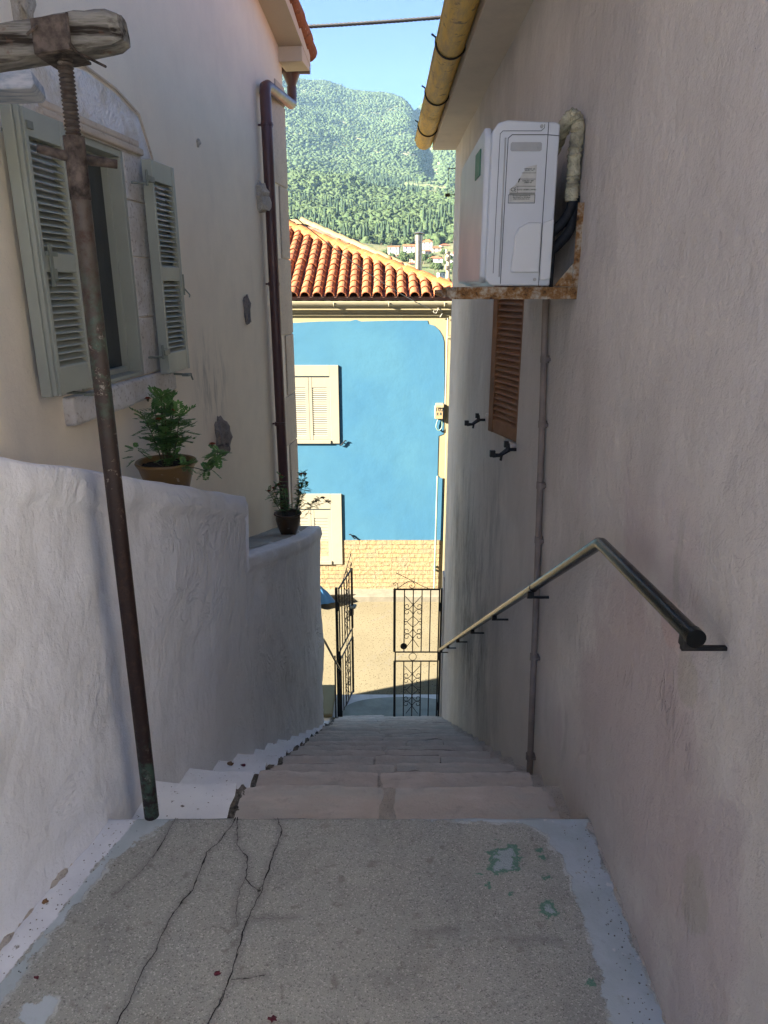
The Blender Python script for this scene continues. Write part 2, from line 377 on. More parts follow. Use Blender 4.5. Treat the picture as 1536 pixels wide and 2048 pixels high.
M['black_foam'] = simple('black_rubber_insulation', (.012, .014, .018), .7, var=.2, scale=30, bump=.002)
M['steel_flue'] = simple('stainless_steel_flue', (.34, .32, .27), .3, .9, var=.05, scale=4, spec=.6)
M['concrete_pole'] = simple('weathered_concrete_post', (.32, .28, .21), .9, var=.2, scale=20)
M['cable_black'] = simple('black_cable_sheath', (.02, .022, .025), .6, var=.2)
M['cable_grey'] = simple('pale_grey_cable', (.22, .205, .17), .6, var=.1)
M['meter'] = simple('cream_plastic_box', (.27, .19, .10), .5, var=.05)
M['teal_pipe'] = simple('pale_green_metal_pipe', (.14, .20, .15), .5, var=.1, scale=10)
M['tarp'] = simple('blue_plastic_sheet', (.06, .19, .38), .35, var=.12, scale=6, bump=.004)
def glazed(name, a, b):
    k = NM(name); v = k.obj(); n = k.noise(22, 5, .65, vec=v)
    col = k.mix(k.ramp(k.noise(6, 4, vec=v), .35, .65), a, b); col = k.mix(k.ramp(n, .63, .70, 0, .8), col, (.42, .40, .36))
    return k.done(col, .38, k.bump(n, .001), 0, .5)
M['pot1'] = glazed('worn_ochre_glazed_clay', (.17, .095, .025), (.12, .08, .035))
M['pot2'] = glazed('dark_brown_glazed_clay', (.075, .04, .015), (.045, .028, .014))
M['soil'] = simple('dark_potting_soil', (.018, .013, .010), .95, var=.3, scale=80, bump=.006)
def leafm(name, a, b):
    k = NM(name); n = k.noise(30, 3, vec=k.obj())
    m = k.done(k.mix(k.ramp(n, .35, .65), a, b), .55, None, 0, .35)
    return m
M['leaf'] = leafm('marigold_leaf_green', (.12, .23, .06), (.07, .16, .045))
M['leaf_light'] = leafm('fresh_leaf_green', (.10, .19, .045), (.06, .13, .035))
M['stem'] = leafm('green_brown_stem', (.10, .10, .05), (.07, .06, .035))
M['petal'] = simple('rust_red_petal', (.36, .06, .015), .7, var=.35, scale=90, local=True)
M['petal_dark'] = simple('dried_crimson_petal', (.12, .008, .022), .6, var=.3, scale=60)
M['dry_leaf'] = simple('dry_brown_leaf', (.20, .11, .05), .7, var=.2, scale=60)
def foliage(name, a, b, c):
    k = NM(name); n = k.noise(.02, 4, .6); f = k.noise(.35, 4, .7)
    col = k.mix(k.ramp(n, .35, .65), a, b); col = k.mix(k.ramp(f, .45, .65, 0, .7), col, c)
    return k.done(col, .9, k.bump(f, 1.2), 0, .1)
M['forest'] = foliage('hillside_foliage', (.034, .058, .024), (.040, .062, .026), (.062, .078, .034))
M['cypress'] = foliage('cypress_foliage', (.022, .040, .022), (.027, .046, .024), (.038, .054, .028))
def hillm():
    k = NM('dry_hillside_scrub'); n = k.noise(.012, 6, .65); f = k.noise(.12, 5, .7)
    col = k.mix(k.ramp(n, .4, .6), (.08, .11, .05), (.22, .19, .11)); col = k.mix(k.ramp(f, .45, .6), col, (.07, .10, .035))
    z = k.sep()[2]
    vz = k.math('MULTIPLY', k.ramp(z, -1, 2), k.ramp(z, 52, 38)); col = k.mix(k.math('MULTIPLY', vz, .8), col, k.mix(k.ramp(k.noise(.09, 5), .4, .6), (.045, .07, .03), (.10, .10, .055)))
    col = k.mix(k.ramp(z, -2.6, -1.0, 1, 0), col, k.mix(k.ramp(k.noise(.5, 5), .4, .6), (.30, .27, .21), (.24, .22, .17)))
    return k.done(col, .95, k.bump(f, 1.0), 0, .1)
M['hill'] = hillm()
M['far_wall'] = simple('pale_house_wall', (.34, .31, .27), .9, var=.05, scale=.5)
M['far_wall2'] = simple('white_house_wall', (.46, .45, .44), .9, var=.04, scale=.5)
M['far_wall3'] = simple('peach_house_wall', (.42, .32, .24), .9, var=.04, scale=.5)
M['far_roof'] = simple('orange_far_roof', (.30, .085, .035), .9, var=.15, scale=1.0)
M['far_window'] = simple('dark_far_window', (.06, .08, .09), .5, var=.1)
M['trunk'] = simple('tree_bark', (.10, .075, .05), .95, var=.2, scale=3)

# ------------------------------------------------------------------ mesh helpers
class MB:
    def __init__(s): s.v = []; s.f = []; s.mi = []; s.cur = 0
    def add(s, vs, fs):
        o = len(s.v); s.v.extend([tuple(p) for p in vs])
        s.f.extend([tuple(i + o for i in f) for f in fs]); s.mi.extend([s.cur] * len(fs)); return s
    def box(s, x0, x1, y0, y1, z0, z1, fn=None):
        c = [(x0, y0, z0), (x1, y0, z0), (x1, y1, z0), (x0, y1, z0), (x0, y0, z1), (x1, y0, z1), (x1, y1, z1), (x0, y1, z1)]
        if fn: c = [fn(*p) for p in c]
        return s.add(c, [(0, 3, 2, 1), (4, 5, 6, 7), (0, 1, 5, 4), (1, 2, 6, 5), (2, 3, 7, 6), (3, 0, 4, 7)])
    def tube(s, pts, r, n=10, cap=True, rfn=None):
        pts = [Vector(p) for p in pts]; rings = []; up = None
        for i, p in enumerate(pts):
            if i == 0: d = pts[1] - p
            elif i == len(pts) - 1: d = p - pts[i - 1]
            else: d = (pts[i + 1] - p).normalized() + (p - pts[i - 1]).normalized()
            d.normalize()
            if up is None:
                up = Vector((0, 0, 1)) if abs(d.z) < .9 else Vector((1, 0, 0))
            a = up - d * up.dot(d)
            if a.length < 1e-4: a = Vector((1, 0, 0)) - d * d.x
            a.normalize(); up = a; b = d.cross(a)
            rr = rfn(i) if rfn else (r[i] if isinstance(r, (list, tuple)) else r)
            rings.append([p + (a * math.cos(t) + b * math.sin(t)) * rr for t in [2 * math.pi * k / n for k in range(n)]])
        vs = [q for g in rings for q in g]; fs = []
        for i in range(len(rings) - 1):
            for k in range(n):
                k2 = (k + 1) % n; fs.append((i * n + k, i * n + k2, (i + 1) * n + k2, (i + 1) * n + k))
        if cap: fs.append(tuple(reversed(range(n)))); fs.append(tuple((len(rings) - 1) * n + k for k in range(n)))
        return s.add(vs, fs)
    def lathe(s, prof, cx, cy, cz, n=32, wob=None):
        vs = []; fs = []
        for r, z in prof:
            for k in range(n):
                t = 2 * math.pi * k / n; vs.append((cx + r * math.cos(t), cy + r * math.sin(t), cz + z))
        for i in range(len(prof) - 1):
            for k in range(n):
                k2 = (k + 1) % n; fs.append((i * n + k, i * n + k2, (i + 1) * n + k2, (i + 1) * n + k))
        return s.add(vs, fs)
    def grid(s, nu, nv, fn, flip=False):
        vs = [fn(i / (nu - 1), j / (nv - 1)) for j in range(nv) for i in range(nu)]; fs = []
        for j in range(nv - 1):
            for i in range(nu - 1):
                a = j * nu + i; q = (a, a + 1, a + nu + 1, a + nu); fs.append(q[::-1] if flip else q)
        return s.add(vs, fs)
    def prism(s, poly, d0, d1, fn):
        """poly of (a, b); fn(a, b, d) -> world"""
        n = len(poly)
        vs = [fn(a, b, d0) for a, b in poly] + [fn(a, b, d1) for a, b in poly]
        fs = [tuple(range(n)), tuple(range(2 * n - 1, n - 1, -1))] + [(i, i + n, (i + 1) % n + n, (i + 1) % n) for i in range(n)]
        return s.add(vs, fs)
    def build(s, name, mat, parent=None, smooth=False, bevel=0, seg=2):
        me = bpy.data.meshes.new(name); root = parent
        while root is not None and root.parent is not None: root = root.parent
        off = Vector(root.location) if root is not None else Vector((0, 0, 0))
        me.from_pydata([tuple(Vector(p) - off) for p in s.v], [], s.f)
        for m in (mat if isinstance(mat, (list, tuple)) else [mat]): me.materials.append(m)
        if any(s.mi): me.polygons.foreach_set('material_index', s.mi)
        bm = bmesh.new(); bm.from_mesh(me); bmesh.ops.recalc_face_normals(bm, faces=bm.faces); bm.to_mesh(me); bm.free()
        if smooth:
            me.polygons.foreach_set('use_smooth', [True] * len(me.polygons))
        o = bpy.data.objects.new(name, me); COL.objects.link(o)
        if parent is not None: o.parent = parent
        if bevel:
            b = o.modifiers.new('bevel', 'BEVEL'); b.width = bevel; b.segments = seg; b.limit_method = 'ANGLE'; b.angle_limit = R(40)
            b.harden_normals = False
        if smooth == 'auto' or bevel:
            pass
        return o

def thing(name, label, cat, loc=(0, 0, 0), group=None):
    o = bpy.data.objects.new(name, None); COL.objects.link(o); o.location = loc; o.empty_display_size = .1
    o['label'] = label; o['category'] = cat
    if group: o['group'] = group
    return o
def tag(o, label, cat, group=None):
    o['label'] = label; o['category'] = cat
    if group: o['group'] = group
    return o
def struct(o, label=None, kind='structure'):
    o['kind'] = kind
    if label: o['label'] = label
    return o
def autosmooth(o, ang=35):
    me = o.data
    me.polygons.foreach_set('use_smooth', [True] * len(me.polygons))
    try: me.set_sharp_from_angle(angle=R(ang))
    except Exception: pass
    return o
def nz(x, y, z, s=1.0): return mnoise.noise(Vector((x * s, y * s, z * s)))
def fbm(x, y, z, s=1.0, o=4): return mnoise.fractal(Vector((x * s, y * s, z * s)), 1.0, 2.0, o)

# ================================================================== LANDING
WALL_IN = [(-1.42, -1.6), (-1.18, .45), (-1.008, 1.3), (-.93, 1.62), (-.872, 1.86), (-.85, 2.24), (-.784, 2.53), (-.715, 3.4), (-.64, 4.3), (-.575, 5.2), (-.548, 5.72)]
def wall_x0(y):
    for (x0, y0), (x1, y1) in zip(WALL_IN, WALL_IN[1:]):
        if y <= y1: return x0 + (x1 - x0) * (y - y0) / (y1 - y0)
    return WALL_IN[-1][0]
def wall_x(y): return sum(wall_x0(y + d) for d in (-.24, -.16, -.08, 0, .08, .16, .24)) / 7
RX = .65
def P2(l, Z=0): return [ground(a, b, Z)[:2] for a, b in l]
def dist_poly(X, Y, pts):
    d = np.full(X.shape, 9.0)
    for (x0, y0), (x1, y1) in zip(pts, pts[1:]):
        dx, dy = x1 - x0, y1 - y0; L = dx * dx + dy * dy + 1e-12
        t = np.clip(((X - x0) * dx + (Y - y0) * dy) / L, 0, 1)
        d = np.minimum(d, np.hypot(X - x0 - t * dx, Y - y0 - t * dy))
    return d
def sd_poly(X, Y, pts):
    d = dist_poly(X, Y, pts + [pts[0]]); ins = np.zeros(X.shape, bool)
    for (x0, y0), (x1, y1) in zip(pts, pts[1:] + [pts[0]]):
        c = ((y0 > Y) != (y1 > Y)) & (X < (x1 - x0) * (Y - y0) / (y1 - y0 + 1e-12) + x0); ins ^= c
    return np.where(ins, d, -d)
ys = np.concatenate([np.linspace(-1.55, .85, 30), np.arange(.86, 1.853, .007)])
NXL = 220
gx = np.zeros((len(ys), NXL)); gy = np.zeros_like(gx)
for j, y in enumerate(ys):
    gx[j] = np.linspace(wall_x(y) - .03, RX + .03, NXL); gy[j] = y
cracks = [[(475, 1624), (465, 1650), (440, 1680), (415, 1705), (403, 1735), (385, 1780), (345, 1830), (325, 1870), (312, 1900), (290, 1935), (265, 1985), (232, 2050), (190, 2130)],
          [(475, 1624), (474, 1690), (494, 1714), (492, 1758), (517, 1785), (525, 1770)],
          [(551, 1620), (560, 1650), (562, 1673), (549, 1700), (537, 1739), (528, 1766), (517, 1794), (501, 1832), (485, 1865), (471, 1925), (455, 1971), (433, 2018), (415, 2052), (380, 2120)],
          [(463, 1958), (490, 1957), (531, 1950)], [(357, 1625), (335, 1665), (322, 1690), (305, 1715), (285, 1740)]]
faint = [[(492, 1758), (479, 1777), (471, 1815), (475, 1850)], [(285, 1740), (262, 1762), (232, 1790)], [(501, 1837), (540, 1838), (590, 1836)],
         [(551, 1620), (541, 1632), (556, 1645)], [(833, 1866), (870, 1860), (910, 1860)], [(1020, 1880), (1080, 1878), (1120, 1882)]]
cd = np.full(gx.shape, 9.0)
for c in cracks: cd = np.minimum(cd, dist_poly(gx, gy, P2(c)))
for c in faint: cd = np.minimum(cd, dist_poly(gx, gy, P2(c)) + .0016)
right_in = [(760, 1628), (860, 1640), (1000, 1644), (1062, 1650), (1093, 1672), (1113, 1698), (1141, 1755), (1163, 1826), (1187, 1892), (1209, 2001), (1228, 2060), (1270, 2300)]
rp = P2(right_in) + [(RX - .012, -1.6), (RX - .012, 1.84), (.6, 1.9), (-.02, 1.9)]
pd = sd_poly(gx, gy, rp)
lp = P2([(352, 1632), (300, 1668), (262, 1690), (225, 1720), (190, 1765), (150, 1810), (98, 1872), (40, 1958), (0, 2012), (-80, 2160)]) + P2([(-300, 2160), (0, 1965), (120, 1825), (195, 1728), (283, 1624)])
pd = np.maximum(pd, sd_poly(gx, gy, lp))
pd = np.maximum(pd, sd_poly(gx, gy, P2([(45, 2032), (55, 2015), (85, 2012), (88, 1990), (99, 2000), (95, 2024), (80, 2050), (58, 2050)])) + .006)
gd = np.full(gx.shape, -9.0)
for poly in [[(980, 1706), (1000, 1700), (1023, 1692), (1036, 1700), (1034, 1714), (1033, 1740), (1010, 1742), (990, 1748), (978, 1735), (990, 1722)]]:
    gd = np.maximum(gd, sd_poly(gx, gy, P2(poly)) + .006)
for cx, cy, r in [(1098, 1818, .026), (1078, 1701, .010), (1094, 1753, .012), (1182, 1969, .011), (1018, 1788, .008), (977, 1772, .007), (996, 1682, .005), (957, 1750, .004), (1084, 1716, .006)]:
    q = ground(cx, cy); gd = np.maximum(gd, r - np.hypot(gx - q[0], gy - q[1]))
wx = np.array([wall_x(y) for y in ys])[:, None]
wd_ = np.interp(gy, [ground(0, 1965)[1], ground(120, 1825)[1], ground(195, 1728)[1], 1.86], [ground(0, 1965)[0], ground(120, 1825)[0], ground(195, 1728)[0], ground(283, 1624)[0]])
wsd = wd_ - gx
lm = MB(); vs = []
nv, nu = gx.shape
for j in range(nv):
    for i in range(nu):
        x, y = gx[j, i], gy[j, i]
        z = .004 * fbm(x, y, 0, 2.2, 3)
        if j == nv - 1: z -= .004
        vs.append((x, y + (.006 * nz(x, 0, 3, 9) if j == nv - 1 else 0), z))
fs = [(j * nu + i, j * nu + i + 1, (j + 1) * nu + i + 1, (j + 1) * nu + i) for j in range(nv - 1) for i in range(nu - 1)]
o0 = len(vs)
for i in range(nu):
    x, y, z = vs[(nv - 1) * nu + i]; vs.append((x, y + .004, z - .015)); 
for i in range(nu):
    x, y, z = vs[(nv - 1) * nu + i]; vs.append((x, y + .002, -.6))
fs += [((nv - 1) * nu + i, (nv - 1) * nu + i + 1, o0 + i + 1, o0 + i) for i in range(nu - 1)]
fs += [(o0 + i, o0 + i + 1, o0 + nu + i + 1, o0 + nu + i) for i in range(nu - 1)]
lm.add(vs, fs); landing = struct(lm.build('landing', M['landing'], smooth=True), 'cracked grey concrete landing with flaking blue paint')
for nm_, arr in (('crack', cd), ('paint', pd), ('green', gd), ('white', wsd)):
    a = landing.data.attributes.new(nm_, 'FLOAT', 'POINT')
    ext = np.concatenate([arr.ravel(), arr[-1], arr[-1]]).astype(np.float32)
    a.data.foreach_set('value', ext)

mb = MB(); mb.box(-7, 8, -9, -1.56, -.2, -.004); mb.box(-7, -1.45, -1.558, -.32, -.2, -.004); mb.box(.7, 8, -1.558, -.42, -.2, -.004)
struct(mb.build('bounce_terrace', M['bounce_terrace']), 'unseen paving added behind the landing to bounce light')  # out of view, added so that sunlight bounces into the alley
def lz(x, y): return .004 * fbm(x, y, 0, 2.2, 3)
rc = random.Random(8)
def crack(pts, w0, w1=.0005):
    g = [Vector((*ground(a, b)[:2], 0)) for a, b in pts]; out = []
    for a, b in zip(g, g[1:]):
        n = max(2, int((b - a).length / .006)); s = Vector((-(b - a).y, (b - a).x, 0)).normalized()
        for i in range(n): t = i / n; out.append(a.lerp(b, t) + s * (.0055 * fbm(a.x + t * (b - a).x, a.y + t * (b - a).y, 5, 26, 4)))
    out.append(g[-1]); out = [p for p in out if p.y < 1.85]; mb = MB(); vs = []
    for i, p in enumerate(out):
        d = (out[min(i + 1, len(out) - 1)] - out[max(i - 1, 0)]).normalized(); s = Vector((-d.y, d.x, 0)); wd = max(w1, w0 * (.55 + 1.5 * max(0, nz(p.x, p.y, 1, 17)))) * .5
        for sg in (-1, 1): q = p + s * sg * wd; vs.append((q.x, q.y, lz(q.x, q.y) + .0013))
    mb.add(vs, [(2 * i, 2 * i + 1, 2 * i + 3, 2 * i + 2) for i in range(len(out) - 1)]); mb.build('crack', M['crack'], landing)
for c_, w_ in zip(cracks, (.0026, .0022, .0030, .0012, .0015)): crack(c_, w_)
for c_ in faint[:4]: crack(c_, .0010)
# ================================================================== STAIRS
SE = [(1.853, -.15), (2.20, -.32), (2.49, -.4925)]
y_ = 2.49; z_ = -.4925
edges = [1.853, 2.20, 2.49]
while len(edges) < 19: edges.append(edges[-1] + (7.06 - 2.49) / 16)
levels = [-.15, -.32] + [-.32 - .1725 * (i + 1) for i in range(16)]
stairs = bpy.data.objects.new('stairs', None); COL.objects.link(stairs); stairs['kind'] = 'structure'
stairs['label'] = 'worn pink limestone steps going down between the walls'
def slab(mb, x0, x1, y0, y1, zt, th, seed):
    n = max(6, int((x1 - x0) / .035)); m = 5
    sk = random.Random(seed); tilt = sk.uniform(-.006, .006)
    def top(u, v):
        x = x0 + (x1 - x0) * u
        ye = y1 + .016 * nz(x, seed, 0, 5) + .012 * nz(x, seed, 5, 19)
        y = y0 + (ye - y0) * v
        z = zt + tilt * (u - .5) * 2 + .008 * fbm(x, y, seed, 4, 4)
        if v == 1: z -= .005
        if v >= .9: z -= .001
        if u in (0, 1): z -= .006
        return (x, y, z)
    rows = [0, .3, .6, .85, .95, 1]
    vs = [top(i / n, r) for r in rows for i in range(n + 1)]
    k = len(rows)
    vs += [(vs[(k - 1) * (n + 1) + i][0], vs[(k - 1) * (n + 1) + i][1] + .004 + .006 * nz(i, seed, 1, .9), zt - .04) for i in range(n + 1)]
    vs += [(x0 + (x1 - x0) * i / n, y1 - .006, zt - th) for i in range(n + 1)]
    fs = [(r * (n + 1) + i, r * (n + 1) + i + 1, (r + 1) * (n + 1) + i + 1, (r + 1) * (n + 1) + i) for r in range(k + 1) for i in range(n)]
    # sides
    for side in (0, n):
        for r in range(k - 1):
            a = vs[r * (n + 1) + side]; b = vs[(r + 1) * (n + 1) + side]; o = len(vs)
            vs += [(a[0], a[1], zt - th), (b[0], b[1], zt - th)]
            fs.append((r * (n + 1) + side, (r + 1) * (n + 1) + side, o + 1, o))
    mb.add(vs, fs)
rs = random.Random(4)
for sgn, ya in ((1, 0), (-1, 0)):
    mb = MB()
    def fil(u, v, sgn=sgn):
        y = -.4 + 2.245 * v; b = (RX if sgn > 0 else wall_x(y) + .006); n_ = .5 + .5 * max(-1, min(1, 2.2 * fbm(y, sgn, 3, 14, 4)))
        wd = (.004 + .016 * n_) * (1.8 if y > 1.80 and sgn > 0 else 1); a = u * math.pi / 2
        return (b - sgn * (wd * math.cos(a)) + .003 * sgn, y + .002 * nz(u * 5, y, 1, 30), -.003 + .017 * n_ * math.sin(a) + .004 * fbm(u * 3, y, 2, 60, 3) + (.012 * n_ if y > 1.81 and sgn > 0 else 0))
    mb.grid(7, 420, fil); mb.build('mortar_fillet', M['mortar'], landing)
for i in range(18):
    y0, y1, zt = edges[i], edges[i + 1], levels[i]
    yn = y1 + .0
    sb = MB(); seam = [.012, -.02, .05, -.08, .03, -.02, .1, -.05, .02][i % 9] + (.0 if i < 2 else rs.uniform(-.05, .05))
    lx = -.515 + .01 * rs.uniform(-1, 1) + (.0 if i < 10 else .01)
    slab(sb, lx, seam - .006, y0 - .03, yn, zt + rs.uniform(-.008, .006), .22, i * 3 + 1)
    rxe = RX - .035 - rs.uniform(0, .012)
    if i in (3, 6, 9, 13):
        s2 = (seam + rxe) / 2
        slab(sb, seam + .006, s2 - .004, y0 - .03, yn + .01, zt, .22, i * 3 + 2); slab(sb, s2 + .004, rxe, y0 - .03, yn - .005, zt - .004, .22, i * 3 + 3)
    else:
        slab(sb, seam + .006, rxe, y0 - .03, yn + rs.uniform(-.012, .012), zt + rs.uniform(-.006, .006), .22, i * 3 + 2)
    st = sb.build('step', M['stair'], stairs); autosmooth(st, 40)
    # mortar bed fills the seam and the wall edge
    mb = MB(); 
    def mort(x0, x1, dz, am=.006):
        n = 8
        def f(u, v):
            x = x0 + (x1 - x0) * u; y = y0 - .03 + (yn - y0 + .02) * v
            return (x + .006 * nz(y, i, x, 22), y, zt + dz + am * fbm(x, y, i, 22, 3))
        mb.grid(4, 16, f)
    mort(seam - .03, seam + .03, -.014); mort(RX - .07, RX + .01, -.004, .012)
    mb.box(lx - .04, RX + .01, yn - .03, yn - .008, zt - .2, zt - .02)
    mb.build('mortar', M['mortar'], st)
    mb = MB(); mb.grid(8, 40, lambda u, v: (lx - .034 + .05 * u + .012 * nz(v * 9, i, 0, 1), y0 - .03 + (yn - y0 + .022) * v, zt - .014 + .022 * fbm(u * .5, v * 1.2, i * 3.1, 7, 4))); mb.build('broken_joint', M['joint'], st)
    # whitewashed margin against the parapet
    if y0 < 5.7:
        wm = MB(); xw0 = wall_x((y0 + y1) / 2) - .05
        if lx - .03 - xw0 > .05:
            def f(u, v, y0=y0, yn=yn, zt=zt, i=i, xw0=xw0, lx=lx):
                x = xw0 + (lx - .022 - xw0) * u
                if u == 1: x += .012 * nz(v * 4, i, 0, 1.3)
                y = y0 - .03 + (yn - .004 - y0 + .03) * min(v, .8) / .8
                z = zt + .004 + .008 * fbm(x, y, i, 5, 3) + .03 * (1 - u) ** 4
                if v > .8: z -= .2 * (v - .8) / .2; 
                elif v > .7: z -= .003
                return (x, y, z)
            wm.grid(12, 21, f); autosmooth(wm.build('whitewashed_margin', M['white_margin'], st), 50)
# mass of the stair under the treads and threshold at the foot
# ================================================================== RIGHT HOUSE
rh = thing('house', 'pinkish grey plastered house on the right with yellow gutter and brown shutters', 'house', (RX, 3, -3.3))
# alley wall with window hole y 3.43-4.42, z .86-2.05
WY0, WY1, WZ0, WZ1 = 3.43, 4.40, .835, 2.02
mb = MB()
def rwall(y0, y1, z0, z1):
    ny = max(2, int((y1 - y0) / .05)); nz_ = max(2, int((z1 - z0) / .05))
    mb.grid(ny, nz_, lambda u, v: (RX, y0 + (y1 - y0) * u, z0 + (z1 - z0) * v), flip=True)
rwall(-.4, WY0, -.8, 2.80); 
# far part down to the street, wavy plaster
rwall(WY0, WY1, -3.4, WZ0); rwall(WY0, WY1, WZ1, 2.80); rwall(WY1, 7.1, -3.4, 2.80)
rwall(1.6, WY0, -3.4, -.8)
D = .11
mb.box(RX + .001, RX + D, WY0 - .02, WY0, WZ0, WZ1); mb.box(RX + .001, RX + D, WY1, WY1 + .02, WZ0, WZ1)
mb.box(RX + .001, RX + D, WY0, WY1, WZ0 - .02, WZ0 - .001); mb.box(RX + .001, RX + D, WY0, WY1, WZ1 + .001, WZ1 + .02)
mb.add([(RX, 7.1, -3.4), (8, 7.1, -3.4), (8, 7.1, 2.8), (RX, 7.1, 2.8)], [(0, 1, 2, 3)])
mb.add([(8, -.4, -.8), (8, 7.1, -3.4), (8, 7.1, 2.9), (8, -.4, 2.9)], [(0, 1, 2, 3)])
mb.add([(RX, -.4, -.8), (8, -.4, -.8), (8, -.4, 2.8), (RX, -.4, 2.8)], [(0, 1, 2, 3)])
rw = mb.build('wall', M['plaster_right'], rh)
# real relief: push plaster a little
bm = bmesh.new(); bm.from_mesh(rw.data)
for v in bm.verts:
    p = v.co + Vector(rh.location)
    if abs(p.x - RX) < 1e-4 and WY0 * 0 <= p.y <= 7.05 and not (WY0 - .03 < p.y < WY1 + .03 and WZ0 - .03 < p.z < WZ1 + .03):
        v.co.x += .007 * fbm(p.y, p.z, 0, 1.3, 4) - .003
        if p.z < 0: v.co.x -= .0
bmesh.ops.remove_doubles(bm, verts=bm.verts, dist=.0005); bm.to_mesh(rw.data); bm.free()
autosmooth(rw, 50)
mb = MB(); mb.box(RX - .02, RX + D, WY0 + .002, WY1 - .002, WZ0 - .004, WZ0 + .016)
mb.build('window_sill', M['rough_white'], rh, bevel=.006)
# plinth thickening by the corner (dark strip seen beyond the wall)
mb = MB(); mb.box(RX - .018, RX - .002 + .1, 6.95, 7.13, -3.3, -1.32); mb.build('corner_plinth', M['plaster_right'], rh, bevel=.012)
# eaves
EZ = 2.78
mb = MB()
def eave(x, z0, y):  # sloping roof surface
    return z0 + .36 * (x - .44)
mb.box(.44, RX + .02, -.7, 7.12, EZ, EZ + .05)
mb.box(.44, .47, -.7, 7.12, EZ + .05, EZ + .16)
mb.build('soffit', M['soffit_r'], rh, bevel=.004)
mb = MB(); mb.add([(.42, -.8, 2.96), (4.3, -.8, 4.36), (4.3, 7.2, 4.36), (.42, 7.2, 2.96), (.42, -.8, 2.90), (4.3, -.8, 4.30), (4.3, 7.2, 4.30), (.42, 7.2, 2.90), (8.2, -.8, 2.96), (8.2, 7.2, 2.96), (8.2, -.8, 2.9), (8.2, 7.2, 2.9)],
                  [(0, 1, 2, 3), (4, 7, 6, 5), (0, 3, 7, 4), (1, 8, 9, 2), (5, 6, 11, 10), (8, 10, 11, 9), (0, 4, 5, 1), (3, 2, 6, 7), (1, 5, 10, 8), (2, 9, 11, 6)])
rf = mb.build('roof', M['tile_under'], rh)
mb = MB()
for j in range(37):
    yy = -.75 + j * .215
    for i in range(3):
        x0 = .36 + i * .36; z0 = 2.975 + .36 * (x0 - .42) + .012
        mb.tube([(x0, yy, z0), (x0 + .40, yy, z0 + .135)], [.075, .06], 10, True)
autosmooth(mb.build('roof_tiles', M['tile'], rf))
# gutter half round
mb = MB()
GX, GZ, GR = .362, 2.862, .078
def gut(u, v):
    a = math.pi + math.pi * u; return (GX + GR * math.cos(a), -.75 + 7.89 * v, GZ + GR * math.sin(a))
mb.grid(14, 40, gut)
def gut2(u, v):
    a = math.pi + math.pi * u; return (GX + (GR - .005) * math.cos(a), -.75 + 7.89 * v, GZ + (GR - .005) * math.sin(a))
mb.grid(14, 40, gut2, True)
mb.tube([(GX - GR, -.75, GZ), (GX - GR, 7.14, GZ)], .007, 6)
mb.add([(GX + GR * math.cos(math.pi + math.pi * i / 10), 7.12, GZ + GR * math.sin(math.pi + math.pi * i / 10)) for i in range(11)], [tuple(range(11))])
g = autosmooth(mb.build('gutter', M['yellow_gutter'], rh), 60)
for y in [6.5, 5.45, 4.42, 3.38, 2.35, 1.3]:
    mb = MB(); pts = []
    for i in range(15):
        a = math.pi * .93 + math.pi * 1.1 * i / 14; pts.append((GX + (GR + .006) * math.cos(a), y, GZ + (GR + .006) * math.sin(a)))
    pts.insert(0, (GX - GR - .028, y, GZ + .035)); pts.append((.445, y, GZ + .05))
    mb.tube(pts, .0055, 6); mb.build('gutter_hook', M['black_iron'], g, smooth=True)
for y in (5.9, 3.0):
    mb = MB(); mb.grid(12, 3, lambda u, v: (GX + (GR + .003) * math.cos(math.pi + math.pi * u), y + .05 * v, GZ + (GR + .003) * math.sin(math.pi + math.pi * u)))
    mb.build('gutter_joint', M['yellow_gutter'], g, smooth=True)
# shutters of the right house
def louver_leaf(mb, P, a0, a1, z0, z1, o0, o1, st=.035, rails=(.09, .48, .545, .90), n=(16, 14), slat_t=.006, st2=None):
    """P(a, z, o) -> world. frame + louvres; fractions measured from the top"""
    H = z1 - z0; st2 = st2 or st
    def B(a, b, c, d, e, f): mb.box(a, b, c, d, e, f, lambda x, y, z: P(x, z, y))
    B(a0, a0 + st, o0, o1, z0, z1); B(a1 - st2, a1, o0, o1, z0, z1)
    zt = z1 - rails[0] * H
    spans = []
    e = .0008
    B(a0 + st + e, a1 - st2 - e, o0 + .002, o1 - .002, zt, z1 - .0005)
    if len(rails) == 4:
        za, zb, zc = z1 - rails[1] * H, z1 - rails[2] * H, z1 - rails[3] * H
        B(a0 + st + e, a1 - st2 - e, o0 + .002, o1 - .002, zb, za); B(a0 + st + e, a1 - st2 - e, o0 + .002, o1 - .002, z0 + .0005, zc)
        spans = [(za, zt, n[0]), (zc, zb, n[1])]
    else:
        zc = z1 - rails[1] * H; B(a0 + st + e, a1 - st2 - e, o0 + .002, o1 - .002, z0 + .0005, zc); spans = [(zc, zt, n[0])]
    for lo, hi, k in spans:
        p = (hi - lo) / k
        for i in range(k):
            zc_ = lo + p * (i + .5); om, hw = (o0 + o1) / 2, (o1 - o0) * .42
            h = p * .56
            vs = [(a0 + st - .001, om + hw, zc_ - h), (a1 - st2 + .001, om + hw, zc_ - h), (a1 - st2 + .001, om - hw, zc_ + h), (a0 + st - .001, om - hw, zc_ + h)]
            v2 = [(a, o, z + slat_t) for a, o, z in vs]
            mb.add([P(a, z, o) for a, o, z in vs + v2], [(0, 1, 2, 3), (7, 6, 5, 4), (0, 4, 5, 1), (1, 5, 6, 2), (2, 6, 7, 3), (3, 7, 4, 0)])
A = R(17); hx, hy = RX + .045, WY0 + .025
